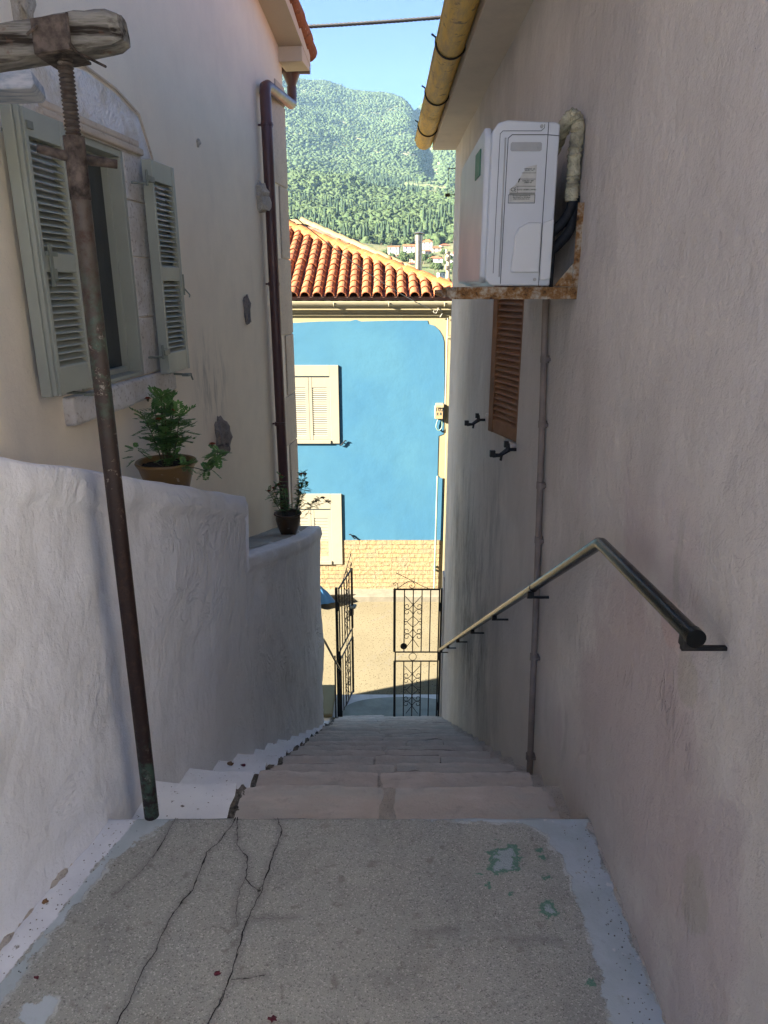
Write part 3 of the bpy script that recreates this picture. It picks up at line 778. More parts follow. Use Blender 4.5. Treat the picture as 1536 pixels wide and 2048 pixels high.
def PL(a, z, o): return (hx - math.sin(A) * a - math.cos(A) * o, hy + math.cos(A) * a - math.sin(A) * o, z)
mb = MB(); louver_leaf(mb, PL, 0, .35, .862, 2.0, 0, .035, st=.03, st2=.05, rails=(.06, .945), n=(34,), slat_t=.005)
sh = mb.build('shutter', M['brown_shutter'], rh, bevel=.002)
mb = MB(); louver_leaf(mb, lambda a, z, o: (RX + .07 - o, a, z), 3.86, 4.39, .862, 2.0, 0, .035, st=.05, rails=(.06, .945), n=(34,), slat_t=.005)
mb.build('shutter', M['brown_shutter'], rh, bevel=.002)
def dog(y, z):
    mb = MB(); x = RX
    mb.tube([(x + .005, y, z), (x - .045, y, z)], .009, 8)
    mb.tube([(x - .045, y, z - .012), (x - .05, y, z + .03)], .011, 8)
    mb.tube([(x - .045, y, z), (x - .085, y, z - .028), (x - .12, y, z - .03)], [.014, .010, .012], 8)
    mb.box(x - .135, x - .108, y - .012, y + .012, z - .036, z - .004)
    mb.tube([(x - .075, y, z - .02), (x - .08, y, z - .055)], .007, 6)
    mb.box(x - .068, x - .045, y - .01, y + .01, z + .012, z + .042)
    return mb.build('shutter_catch', M['black_iron'], rh, bevel=.002)
dog(3.385, .845); dog(4.5, .79)
# little wire bracket at the corner
mb = MB(); mb.tube([(RX, 7.05, 2.62), (.585, 7.05, 2.62), (.58, 7.05, 2.40), (RX, 7.05, 2.40)], .005, 6); mb.box(.56, .60, 7.03, 7.07, 2.385, 2.41); mb.build('wire_bracket', M['rust_iron'], rh)
# conduit
mb = MB(); cpts = [(RX - .02, 2.58, -.455), (RX - .02, 2.63, -.1), (RX - .022, 2.70, .5), (RX - .022, 2.78, 1.0), (RX - .022, 2.87, 1.52), (RX - .022, 2.9, 1.95)]
mb.tube(cpts, .0135, 12)
cd_ = autosmooth(mb.build('conduit_pipe', M['conduit'], rh))
for y, z in [(2.60, -.33), (2.655, .12), (2.715, .62), (2.75, .84), (2.83, 1.33), (2.79, 1.08)]:
    mb = MB(); mb.tube([(RX - .021, y - .001, z - .014), (RX - .021, y + .001, z + .014)], .0175, 12); mb.box(RX - .02, RX + .002, y - .02, y + .02, z - .006, z + .006)
    mb.build('pipe_clip', M['conduit'], cd_, bevel=.001)

# ================================================================== HANDRAIL (right)
hr = thing('handrail', 'glossy black steel handrail bent at the stair head along the pinkish wall', 'handrail', (RX, 1.8, .9))
X = .572
A_, B_ = Vector((X, 1.175, .985)), Vector((X, 1.765, .955))
dn = Vector((0, 1, -.612)).normalized()
mb = MB()
mb.tube([A_, A_ + (B_ - A_) * .5, B_ - (B_ - A_).normalized() * .012, B_ + dn * .012, B_ + dn * 2.5, (X, 6.5, .955 - (6.5 - 1.765) * .612)], .0168, 20)
mb.tube([A_ + Vector((0, -.006, 0)), A_ + Vector((0, .012, 0))], .0185, 20)
j = B_ + dn * .86; mb.tube([j, j + dn * .03], .0182, 20)
autosmooth(mb.build('rail', M['rail'], hr), 40)
for yb in (1.20, 2.55, 3.35, 4.15, 4.95, 5.7, 6.4):
    zb = .984 if yb < 1.76 else .955 - (yb - 1.765) * .612
    mb = MB(); zz = zb - .035
    mb.box(X - .012, RX + .003, yb - .006, yb + .006, zz - .003, zz + .005)
    mb.box(X - .013, X + .013, yb - .013, yb + .013, zz + .005, zb - .010)
    mb.build('rail_bracket', M['black_iron'], hr, bevel=.0015)
mb = MB(); mb.tube([(RX + .002, 1.20, .947), (RX - .004, 1.20, .947)], .02, 12); mb.build('rust_stained_anchor', M['bracket'], hr)

# ================================================================== PARAPET
pw = thing('parapet_wall', 'lumpy whitewashed parapet wall beside the steps on the left', 'wall', (-.75, 3, -3.3))
def ptop(y):
    if y < 3.395: return .61 + (3.4 - y) * .345 - .02 * max(0, y - 3.1)
    return .285 - (y - 3.4) * .292 if y < 4.9 else -.153 - (y - 4.9) * .235
sy = list(np.arange(-1.55, 3.36, .02)) + [3.37, 3.385, 3.392, 3.40, 3.415, 3.43] + list(np.arange(3.46, 5.70, .03)) + [5.71, 5.725]
def px_(y): return wall_x(y)
HR = 110
rows = []
vs = []; 
prof_top = [(0, -.024), (.002, -.010), (.008, -.003), (.02, 0), (.08, .003), (.14, .0)]
NV = HR + len(prof_top)
def disp(y, z):
    d = .020 * fbm(y * 1.2, z * 1.2, 1, 1.6, 4) + .006 * fbm(y + .5 * z, z - .5 * y, 7, 4.5, 4) + .004 * abs(nz(y * .6 + .6 * z, z * .5 - 1.0 * y, 3, 13))
    return d
for y in sy:
    t = ptop(y); zf = 0 if y < 1.85 else -.62 * (y - 1.85) - .15; zb = min(0, -.62 * (y - 1.85)) - .5
    bx = px_(y)
    e = 0
    if 3.37 < y < 3.43: pass
    for k in range(HR):
        f = k / HR; z = zb + (t - .024 - zb) * f
        out = disp(y, z)
        dt = t - z + .006 * nz(y, 0, 9, 5)
        cap = .018 * max(0, min(1, (.115 - dt) / .022)) if y < 3.4 else .015 * max(0, min(1, (.10 - dt) / .022))
        foot = .012 * max(0, min(1, 1 - (z - zf) / .08)) ** 2
        vs.append((bx + out + cap + min(foot, .03), y, z))
    for dx, dz in prof_top:
        vs.append((bx + disp(y, t) + .012 - dx, y, t + dz + .008 * nz(y, dx * 3, 2, 6)))
fs = [(j * NV + i, j * NV + i + 1, (j + 1) * NV + i + 1, (j + 1) * NV + i) for j in range(len(sy) - 1) for i in range(NV - 1)]
# return face at the far end
o0 = (len(sy) - 1) * NV
for i in range(NV):
    x, y, z = vs[o0 + i]; vs.append((x - .012, y + .012, z))
o1 = len(vs) - NV
for i in range(NV):
    x, y, z = vs[o0 + i]; vs.append((x - .42, y + .03, z - (.0)))
o2 = len(vs) - NV
fs += [(o0 + i, o0 + i + 1, o1 + i + 1, o1 + i) for i in range(NV - 1)] + [(o1 + i, o1 + i + 1, o2 + i + 1, o2 + i) for i in range(NV - 1)]
mb = MB(); mb.add(vs, fs); mb.build('wall_face', M['whitewash'], pw, smooth=True)
# cement ledges behind the rim
def LH(y, o=0.0): return -1.542 + .114 * y + o
mb = MB()
def led(y0, y1, dz):
    n = int((y1 - y0) / .04)
    mb.grid(7, n, lambda u, v: ((px_(y0 + (y1 - y0) * v) - .09) * (1 - u) + (LH(y0 + (y1 - y0) * v) - .01) * u, y0 + (y1 - y0) * v,
                                ptop(y0 + (y1 - y0) * v) + dz + .006 * fbm(u, v * 4, dz, 2, 3)))
led(-1.5, 3.39, -.008); 
mb.build('upper_ledge', M['whitewash'], pw, smooth=True)
mb = MB(); led(3.405, 5.73, .004); mb.build('lower_ledge', M['cement'], pw, smooth=True)
mb = MB(); mb.add([(px_(3.39) - .0, 3.40, .2), (LH(3.4), 3.40, .2), (LH(3.4), 3.40, .602), (px_(3.39) - .0, 3.40, .602)], [(0, 1, 2, 3)])
mb.build('ledge_step', M['whitewash'], pw)

# ================================================================== LEFT HOUSE
lh = thing('house', 'beige plastered house on the left with sage green shutters and brown downpipe', 'house', (-1.0, 3, -3.3))
def LW(a, z, o=0.0): return (-1.542 + .114 * a + o * .9936, a - o * .113, z)
LY0, LY1, LZ0, LZ1 = 2.86, 3.425, 1.20, 2.165
def rake(y): return 3.38 + .25 * (6.33 - y) if y > 1.4 else 3.38 + .25 * 4.93 - .25 * (1.4 - y)
YE = 6.42
mb = MB()
def lwall(a0, a1, z0, z1f):
    n = max(2, int((a1 - a0) / .25))
    mb.grid(n, 8, lambda u, v: LW(a0 + (a1 - a0) * u, z0 + ((z1f(a0 + (a1 - a0) * u) if callable(z1f) else z1f) - z0) * v, 0))
lwall(-.3, LY0, -.6, rake); lwall(LY1, YE, -3.4, rake)
lwall(LY0, LY1, -.6, LZ0); lwall(LY0, LY1, LZ1, rake)
dep = -.16
for (a, b, c, d) in ((LY0 - .01, LY0, LZ0, LZ1), (LY1, LY1 + .01, LZ0, LZ1), (LY0, LY1, LZ0 - .01, LZ0 - .001), (LY0, LY1, LZ1 + .001, LZ1 + .01)):
    mb.box(a, b, dep, -.001, c, d, lambda x, y, z: LW(x, z, y))
c0 = LW(YE, -3.4); LXW = -4.35
mb.add([c0, (LXW, YE, -3.4), (LXW, YE, 3.3), (c0[0], YE, 3.3)], [(0, 1, 2, 3)])
mb.add([(LXW, YE, -3.4), (LXW, -.3, -3.4), (LXW, -.3, rake(-.3)), (LXW, 1.4, rake(1.4)), (LXW, YE, rake(YE))], [(0, 1, 2, 3, 4)])
cb = LW(-.3, 0)
mb.add([(cb[0], -.3, -.6), (LXW, -.3, -.6), (LXW, -.3, rake(-.3)), (cb[0], -.3, rake(-.3))], [(0, 1, 2, 3)])
mb.build('wall', M['plaster_left'], lh)
# quoins
mb = MB(); z = -3.2; k = 0; rq = random.Random(5)
while z < 2.98:
    h = rq.uniform(.42, .62); z1 = min(z + h, 3.12); wd = .42 if k % 2 == 0 else .26
    mb.box(YE - wd, YE + .012, -.05, .012, z + .004, z1 - .004, lambda x, y, zz: LW(x, zz, y)); z = z1; k += 1
mb.build('corner_stones', M['quoin'], lh, bevel=.006)
# window surround: roughcast pediment, jamb blocks, moulding, sill
mb = MB()
ped = [(2.70, 2.165), (2.70, 2.24), (2.80, 2.325), (2.95, 2.385), (3.18, 2.405), (3.42, 2.385), (3.62, 2.335), (3.72, 2.19), (3.74, 1.98), (3.66, 1.98), (3.62, 2.165)]
mb.prism(ped, -.03, .012, LW)
mb.build('window_surround', M['rough_white'], lh, bevel=.004)
mb = MB(); ring = [(2.68, 2.16), (2.68, 2.25), (2.79, 2.345), (2.94, 2.405), (3.18, 2.425), (3.43, 2.405), (3.64, 2.352), (3.745, 2.19), (3.77, 1.95)]
mb.tube([LW(a, z, .008) for a, z in ring], .0055, 6); mb.build('surround_rim', M['quoin'], lh)
mb = MB(); mb.box(2.78, 3.60, -.02, .034, 2.17, 2.20, lambda x, y, z: LW(x, z, y)); mb.box(2.80, 3.585, -.02, .022, 2.202, 2.232, lambda x, y, z: LW(x, z, y))
mb.build('lintel_moulding', M['quoin'], lh, bevel=.008)
for i in range(2):
    mb = MB()
    a0, a1 = ((LY1 + .002, 3.62), (2.70, LY0 - .002))[i]; z = 1.20
    while z < 2.16:
        z1 = min(z + .24 + .05 * rq.random(), 2.168); mb.box(a0, a1, -.03, .010 + .004 * rq.random(), z + .002, z1 - .002, lambda x, y, zz: LW(x, zz, y)); z = z1
    mb.build('jamb_stones', M['sill'], lh, bevel=.006)
mb = MB(); mb.box(2.72, 3.23, -.1, .045, 1.085, 1.196, lambda x, y, z: LW(x, z, y)); mb.box(3.234, 3.73, -.1, .040, 1.09, 1.196, lambda x, y, z: LW(x, z, y))
mb.build('window_sill', M['sill'], lh, bevel=.012)
# green window
win = MB()
def LB(mb, a0, a1, o0, o1, z0, z1): mb.box(a0, a1, o0, o1, z0, z1, lambda x, y, z: LW(x, z, y))
LB(win, LY1 - .028, LY1 - .002, -.10, .012, LZ0 + .002, LZ1 - .002); LB(win, LY0 + .002, LY0 + .028, -.10, .012, LZ0 + .002, LZ1 - .002)
LB(win, LY0 + .0285, LY1 - .0285, -.10, .011, LZ1 - .03, LZ1 - .002); LB(win, LY0 + .0285, LY1 - .0285, -.10, .011, LZ0 + .002, LZ0 + .02)
LB(win, LY1 - .040, LY1 - .0285, -.10, -.045, LZ0 + .0205, LZ1 - .0305); LB(win, LY0 + .0285, LY0 + .040, -.10, -.045, LZ0 + .0205, LZ1 - .0305)
LB(win, LY0 + .0405, LY1 - .0405, -.10, -.05, LZ1 - .055, LZ1 - .031); LB(win, LY0 + .0405, LY1 - .0405, -.10, -.05, LZ0 + .0205, LZ0 + .045)
wo_ = win.build('window', M['green_paint'], lh, bevel=.003)
g_ = MB(); LB(g_, LY0 + .041, LY1 - .041, -.082, -.076, LZ0 + .045, LZ1 - .056); g_.build('pane', M['glass'], wo_)
g_ = MB(); LB(g_, LY0 - .1, LY1 + .1, -.50, -.48, LZ0 - .1, LZ1 + .1); g_.build('dark_room_sheet', M['room_dark'], wo_)  # dark sheet behind the pane, painted in place of room shade
# shutter leaves
def green_leaf(a0, a1, z0, z1, o0, o1, near):
    mb = MB(); louver_leaf(mb, lambda a, z, o: LW(a, z, o), a0, a1, z0, z1, o0, o1, st=.018, st2=.028, n=(16, 14), slat_t=.004)
    s = mb.build('shutter', M['green_paint'], lh, bevel=.0025)
    return s
s1 = green_leaf(2.555, 2.80, 1.232, 2.15, .052, .098, True)
mb = MB(); LB(mb, 2.533, 2.553, .035, .075, 1.225, 2.158); LB(mb, 2.540, 2.5545, .0752, .092, 1.228, 2.155); mb.build('edge_moulding', M['green_paint'], s1, bevel=.003)
s2 = green_leaf(3.515, 3.775, 1.195, 2.145, .052, .098, False)
def hinge(par, a, z, a2):
    mb = MB(); LB(mb, min(a, a2), max(a, a2), .085, .103, z - .012, z + .012)
    mb.tube([LW(a, z - .03, .092), LW(a, z + .035, .092)], .006, 8); mb.tube([LW(a, z - .02, .092), LW(a - .03, z - .02, .03)], .005, 8)
    mb.build('hinge', M['green_hw'], par, bevel=.001)
hinge(s2, 3.47, 2.06, 3.53); hinge(s2, 3.47, 1.30, 3.53); hinge(s1, 2.565, 2.10, 2.60)
mb = MB(); LB(mb, 2.59, 2.605, .0985, .108, 1.60, 1.74); LB(mb, 2.575, 2.64, .0985, .106, 1.70, 1.715); LB(mb, 2.605, 2.625, .1, .106, 1.62, 1.66); mb.build('bolt', M['green_hw'], s1, bevel=.001)
mb = MB(); LB(mb, 3.776, 3.79, .07, .10, 1.56, 1.66); mb.tube([LW(3.79, 1.60, .09), LW(3.80, 1.56, .12), LW(3.79, 1.55, .12)], .004, 6); mb.build('bolt', M['green_hw'], s2, bevel=.001)
for par, a, z in ((s1, 2.74, 1.215), (s2, 3.70, 1.175)):
    mb = MB(); mb.tube([LW(a, z, .0), LW(a, z - .005, .1)], .006, 6); LB(mb, a - .02, a + .03, .09, .125, z - .012, z + .0); mb.tube([LW(a + .02, z, .12), LW(a + .035, z - .035, .125)], .005, 6)
    mb.build('shutter_catch', M['green_hw'], par, bevel=.001)
# rubble stones showing through the plaster
def rock(a, z, ra, rz, ro, mat, seed, rot=0.0):
    mb = MB(); bm = bmesh.new(); bmesh.ops.create_icosphere(bm, subdivisions=3, radius=1)
    vs = []
    for v in bm.verts:
        p = v.co; d = 1 + .55 * fbm(p.x, p.y, p.z + seed, 1.3, 5) + .25 * abs(nz(p.x, p.y + seed, p.z, 3.5))
        a_, z_ = p.x * ra * d, p.z * rz * d
        vs.append(LW(a + a_ * math.cos(rot) - z_ * math.sin(rot), z + a_ * math.sin(rot) + z_ * math.cos(rot), .004 + p.y * ro * d))
    fs = [tuple(q.index for q in f.verts) for f in bm.faces]; bm.free()
    mb.add(vs, fs); mb.build('exposed_stone', mat, lh)
rock(4.43, .70, .085, .115, .045, M['rock'], 3, R(25)); rock(5.12, 1.445, .05, .085, .03, M['rock'], 9)
rock(5.6, 2.22, .075, .10, .07, M['rock_pale'], 5); rock(4.40, 2.367, .02, .02, .012, M['rock_pale'], 8); rock(2.80, 2.56, .06, .12, .03, M['rock_pale'], 12)
# roof with rake soffit, eave return, tiles
mb = MB()
def rk(y, o, dz): 
    b = LW(y, 0, o); return (b[0], b[1], rake(y) + dz)
OV = .19
rys = [6.62, 6.3, 5, 3.5, 1.4, .5, -.6]
vs = []; 
for y in rys: vs += [rk(y, -.02, .001), rk(y, OV, .001), rk(y, OV, .10), (-4.6, y, rake(y) + .10), (-4.6, y, rake(y) + .001)]
fs = []
for i in range(len(rys) - 1):
    for k in range(5): fs.append((i * 5 + k, i * 5 + (k + 1) % 5, (i + 1) * 5 + (k + 1) % 5, (i + 1) * 5 + k))
fs += [(0, 1, 2, 3, 4), tuple(len(vs) - 5 + k for k in (4, 3, 2, 1, 0))]
mb.add(vs, fs)
lroof = mb.build('roof', M['soffit'], lh)
mb = MB(); mb.box(6.33, 6.60, -.01, OV - .003, 3.27, 3.375, lambda x, y, z: LW(x, z, y)); mb.box(-4.6, -.86, YE, 6.59, 3.275, 3.31); mb.build('eave_return', M['soffit'], lh, bevel=.004)
mb = MB(); rt = random.Random(9)
for y in np.arange(-.55, 6.6, .27):
    for j, o in enumerate((OV - .03, OV - .24, OV - .45)):
        y1 = y + .34; a = rk(y, o, .15 + .01 * rt.random()); b = rk(min(y1, 6.70), o + .012 * rt.uniform(-1, 1), .135 + .01 * rt.random())
        if a[1] > b[1]: continue
        lo = (a, b) if y > 1.4 else (b, a)
        mb.tube([lo[0], lo[1]], [.056, .082], 12, True)
autosmooth(mb.build('roof_tiles', M['tile'], lroof), 50)
# gutter along the front eave, funnel, downpipe
mb = MB(); gy_, gz_ = 6.68, 3.335
for rr, fl in ((.062, False), (.057, True)):
    mb.grid(12, 30, lambda u, v: (-4.6 + (4.6 - .61) * v, gy_ + rr * math.cos(math.pi + math.pi * u), gz_ + rr * math.sin(math.pi + math.pi * u)), fl)
mb.prism([(gy_ + .064 * math.cos(math.pi + math.pi * i / 8), gz_ + .064 * math.sin(math.pi + math.pi * i / 8)) for i in range(9)] + [(gy_ + .075, gz_ + .03), (gy_ - .07, gz_ + .02)], -.615, -.61, lambda a, b, d: (d, a, b))
lg = autosmooth(mb.build('gutter', M['pipe_brown'], lh), 50)
mb = MB(); fx, fy = -.765, 6.67
mb.lathe([(.0, .0), (.070, 0), (.070, -.02), (.034, -.10), (.034, -.12)], fx, fy, 3.285, 24); autosmooth(mb.build('funnel', M['pipe_brown'], lg), 40)
mb = MB(); p0 = LW(5.655, 2.90, .062); pts = [(fx, fy, 3.18), (fx, fy, 3.09), (fx, fy - .02, 3.055), (fx - .005, fy - .06, 3.04)]
q = LW(5.655, 2.95, .062)
pts += [(q[0] + .01, q[1] + .06, q[2] + .005), (q[0], q[1] + .02, q[2] - .01), (q[0], q[1], q[2] - .05), LW(5.665, 2.4, .062), LW(5.67, 1.6, .062), LW(5.69, .4, .062), LW(5.70, -.3, .062)]
mb.tube(pts, .040, 20)
dp = autosmooth(mb.build('downpipe', M['pipe_brown'], lh), 50)
for z in (2.70, 1.62, .55):
    mb = MB(); c = LW(5.663, z, .062)
    mb.tube([(c[0], c[1], z - .014), (c[0], c[1], z + .014)], .0435, 20); mb.tube([(c[0], c[1], z - .003), (c[0], c[1], z + .003)], .047, 20)
    LB(mb, 5.655, 5.672, -.002, .03, z - .006, z + .006); mb.build('pipe_collar', M['pipe_brown'], dp)

# ================================================================== PROP POST + BEAMS
b0, tb = ground(300, 1640), (-.722, 1.84, 2.09)
b0 = (b0[0], b0[1] + .018, 0)
pr = thing('prop_post', 'rusty adjustable steel prop standing on the landing corner under the timber beam', 'post', b0)
def pp(t): return (b0[0] + (tb[0] - b0[0]) * t, b0[1] + (tb[1] - b0[1]) * t, tb[2] * t)
mb = MB(); mb.tube([pp(0), pp(.3), pp(.6), pp(.895)], .0225, 24); autosmooth(mb.build('outer_tube', M['rust_pole'], pr))
mb = MB(); mb.tube([pp(.86), pp(.925)], .0242, 24); autosmooth(mb.build('collar_nut', M['rust_iron'], pr))
mb = MB(); pts = [pp(.92 + .08 * i / 90) for i in range(91)]
mb.tube(pts, [0.0160 + .0020 * math.cos(i * 2 * math.pi / 4.5) for i in range(91)], 20); autosmooth(mb.build('threaded_rod', M['rust_pole'], pr), 60)
mb = MB(); c = Vector(pp(.905)); mb.tube([c + Vector((-.075, -.03, .012)), c + Vector((-.02, -.015, 0)), c + Vector((.03, .015, -.006)), c + Vector((.085, .03, -.012))], [.009, .012, .012, .010], 10)
mb.build('handle_bar', M['rust_iron'], pr, smooth=True)
zt = tb[2]
mb = MB(); cx, cy = tb[0], tb[1]
tl = lambda x, y, z: (x, y, z + (x - cx) * .13)
mb.box(cx - .042, cx + .040, cy - .0515, cy + .056, zt - .002, zt + .004, tl)
mb.box(cx - .043, cx + .037, cy - .058, cy - .052, zt + .0, zt + .068, tl)
mb.build('head_cradle', M['rust_iron'], pr, bevel=.002)
mb = MB(); mb.tube([(cx + .040, cy - .061, zt + .072), (cx + .040, cy - .062, zt + .015), (cx + .046, cy - .045, zt + .002), (cx + .072, cy + .055, zt + .0)], .0030, 8)
mb.tube([(cx - .050, cy - .064, zt + .030), (cx - .024, cy - .066, zt + .048)], .0032, 8); mb.build('binding_wire', M['rust_iron'], pr)
bl = thing('timber_beam', 'weathered grey timber beam end resting on the rusty prop', 'beam', (-1.2, 1.84, 2.15))
mb = MB(); NB = 60; ring = 28
x_end = tb[0] + .140; L = 1.35
dirv = Vector((-1, .02, -.13)).normalized(); startp = Vector((x_end, 1.838, zt + .0585))
side = Vector((0, 1, 0)); side = (side - dirv * side.dot(dirv)).normalized(); upv = dirv.cross(side) * -1
if upv.z < 0: upv = -upv
vs = []
for i in range(NB + 1):
    s_ = L * i / NB; c = startp + dirv * s_
    e = max(0, 1 - s_ / .03) ** 2 * .010
    for k in range(ring):
        t = 2 * math.pi * k / ring; ca, sa = math.cos(t), math.sin(t)
        m = (abs(ca) ** 7 + abs(sa) ** 7) ** (-1 / 7)
        w_, h_ = .043 - e, .0375 - e
        d = .004 * fbm(s_ * 5, ca * 2, sa * 2, 1.5, 4) + .0022 * nz(s_ * 3, ca * 9, sa * 9, 2)
        if i < 4 and ca < 0: d -= .004
        vs.append(c + side * (ca * m * (w_ + d)) + upv * (sa * m * (h_ + d)))
fs = [(i * ring + k, i * ring + (k + 1) % ring, (i + 1) * ring + (k + 1) % ring, (i + 1) * ring + k) for i in range(NB) for k in range(ring)]
fs += [tuple(range(ring)), tuple(NB * ring + k for k in range(ring))]
mb.add(vs, fs); autosmooth(mb.build('squared_log', M['wood'], bl), 40)
q = at(76, 172, 2.2)
bp = tag(MB().prism([(-1.0, -.03), (0, -.03), (.012, -.012), (0, .030), (-.012, .036), (-1.0, .036)], -.0, .0, lambda a, b, d: (a, b, d)).build('board', M['blue_plank']), '', '') if False else None
mb = MB(); ex, ey, ez = q
mb.prism([(-.75, -.028), (-.012, -.030), (.0, -.018), (-.004, .010), (-.03, .034), (-.75, .036)], -.05, .11, lambda a, b, d: (ex + a * .985 - d * .25, ey + d + a * .10 * -1, ez + b + .012))
tag(mb.build('painted_board', M['blue_plank'], bevel=.004), 'blue white painted board end under the timber beam', 'board')

# ================================================================== AIR CONDITIONER
ac = thing('air_conditioner', 'white outdoor air conditioner unit on a rusty bracket on the pinkish wall', 'air conditioner', (.45, 2.5, 1.6))
ax0, ax1, ay0, ay1, az0, az1 = .338, .556, 2.5, 3.27, 1.603, 2.10
mb = MB(); mb.prism([(ax0, az0 + .02), (ax0 + .02, az0), (ax1, az0), (ax1, az1 - .012), (ax1 - .012, az1 - .006), (ax0 + .05, az1), (ax0 + .022, az1 - .008), (ax0 + .004, az1 - .035)], ay0, ay1, lambda a, b, d: (a, d, b))
mb.build('casing', M['ac'], ac, bevel=.006, seg=3)
mb = MB(); mb.prism([(ay0 + .016, az0 + .03), (ay0 + .04, az0 + .008), (ay1 - .03, az0 + .01), (ay1 - .012, az0 + .03), (ay1 - .012, az1 - .06), (ay1 - .04, az1 - .03), (ay0 + .05, az1 - .012), (ay0 + .016, az1 - .04)], ax0 - .016, ax0 + .01, lambda a, b, d: (d, a, b))
fp = mb.build('front_panel', M['ac'], ac, bevel=.010, seg=3)
mb = MB(); mb.prism([(2.60, 1.955), (2.73, 1.955), (2.73, 2.035), (2.60, 2.035)], ax0 - .0195, ax0 - .0155, lambda a, b, d: (d, a, b)); mb.build('green_badge', M['green_badge'], fp)
ys_ = ay0
def gap(mb, pts, r=.0013): mb.tube([(x, ys_ - .0008, z) for x, z in pts], r, 5)
mb = MB(); gap(mb, [(ax1 - .038, az1 - .006), (ax1 - .038, az0 + .0)]); gap(mb, [(ax1 - .002, az1 - .045), (ax1 - .04, az1 - .042), (.405, az1 - .042), (.393, az1 - .052), (.390, az0 + .006)])
gap(mb, [(ax1 - .05, az1 - .012), (ax1 - .05, az1 - .022), (ax1 - .06, az1 - .031), (.375, az1 - .031), (.367, az1 - .039), (.364, az0 + .04)], .0010)
mb.build('panel_gaps', M['ac_line'], ac)
mb = MB(); mb.box(.382, .387, ys_ - .0025, ys_ + .002, az0 + .028, az1 - .05); mb.build('side_groove', M['ac_recess'], ac, bevel=.002)
mb = MB(); mb.prism([(.402, 2.015), (.406, 2.011), (.497, 2.011), (.501, 2.015), (.501, 2.033), (.497, 2.037), (.406, 2.037), (.402, 2.033)], ys_ - .0015, ys_ + .002, lambda a, b, d: (a, d, b)); hg = mb.build('grip_recess', M['ac_recess'], ac)
for x, z in ((.489, 2.025), (.497, az1 - .018), (.504, az0 + .020)):
    mb = MB(); mb.tube([(x, ys_ + .001, z), (x, ys_ - .0035, z)], .0055, 14); mb.tube([(x, ys_ - .0036, z), (x, ys_ - .0042, z)], .0022, 8); mb.build('screw', M['ac_recess'], ac)
# rear end cap and the blister cover over the valves
mb = MB(); mb.prism([(.420, 1.655), (.424, 1.645), (ax1 - .041, 1.645), (ax1 - .041, 1.80), (.47, 1.80), (.440, 1.783), (.432, 1.765)], ys_ - .011, ys_ + .001, lambda a, b, d: (a, d, b))
mb.prism([(ax1 - .037, 1.62), (ax1 - .001, 1.625), (ax1 - .001, 1.812), (ax1 - .02, 1.805), (ax1 - .037, 1.80)], ys_ - .008, ys_ + .001, lambda a, b, d: (a, d, b))
mb.build('valve_cover', M['ac_cover'], ac, bevel=.007, seg=3)
def text(s, size, loc, rot, mat, parent, name='lettering', ext=.0004, align='CENTER', xs=1.0):
    cu = bpy.data.curves.new(name, 'FONT'); cu.body = s; cu.size = size; cu.extrude = ext; cu.align_x = align; cu.align_y = 'CENTER'; cu.resolution_u = 2
    o = bpy.data.objects.new(name + '_tmp', cu); COL.objects.link(o)
    bpy.context.view_layer.update(); me = bpy.data.meshes.new_from_object(o); COL.objects.unlink(o); bpy.data.objects.remove(o)
    me.materials.clear(); me.materials.append(mat)
    mt = Matrix.Translation(Vector(loc)) @ Matrix.Rotation(rot[2], 4, 'Z') @ Matrix.Rotation(rot[0], 4, 'X') @ Matrix.Diagonal((xs, 1, 1, 1))
    root = parent
    while root.parent is not None: root = root.parent
    me.transform(Matrix.Translation(-Vector(root.location)) @ mt)
    r = bpy.data.objects.new(name, me); COL.objects.link(r); r.parent = parent; return r
mb = MB()
mb.prism([(.405, 1.862), (.489, 1.862), (.489, 1.972), (.455, 1.965), (.435, 1.93), (.422, 1.912), (.405, 1.90)], ys_ - .0012, ys_ + .001, lambda a, b, d: (a, d, b))
lab = mb.build('label_sticker', M['sticker'], ac)
mb = MB(); yy = ys_ - .0018
def line(mb, x0, x1, z, t=.0008): mb.box(x0, x1, yy - .0002, yy + .0005, z - t, z + t)
for z in (1.909, 1.930, 1.948, 1.889, 1.887): line(mb, {1.909: .425, 1.930: .436, 1.948: .442}.get(z, .405), .488, z, .0005)
for x0, x1, z0, z1 in ((.402, .489, 1.859, 1.8835),):
    line(mb, x0, x1, z0); line(mb, x0, x1, z1); mb.box(x0, x0 + .0014, yy - .0002, yy + .0005, z0, z1); mb.box(x1 - .0014, x1, yy - .0002, yy + .0005, z0, z1)
mb.box(.431, .4318, yy - .0002, yy + .0005, 1.889, 1.909)
mb.add([(.431, yy, 1.920), (.434, yy, 1.920), (.439, yy, 1.934), (.433, yy, 1.930)], [(0, 1, 2, 3)])
mb.build('label_ruling', M['ink'], lab)
RT = (R(90), 0, 0)
text('CE', .016, (.418, yy, 1.8985), RT, M['ink'], lab); text('FUJITSU GENERAL LIMITED', .0052, (.460, yy, 1.8985), RT, M['ink'], lab)
text('The maximum length of the pipes is 15m.\nWhen the length is over 10m, additional\nrefrigerant must be added to the unit.', .0048, (.445, yy, 1.876), RT, M['ink'], lab, xs=.72)
text('COMPRESSOR   R22\nOIL 0.45 L   PH 1', .0050, (.466, yy, 1.957), RT, M['ink'], lab, xs=.8); text('POWER INPUT  1480W\nCURRENT  6.6A', .0050, (.463, yy, 1.922), RT, M['ink'], lab, xs=.7)
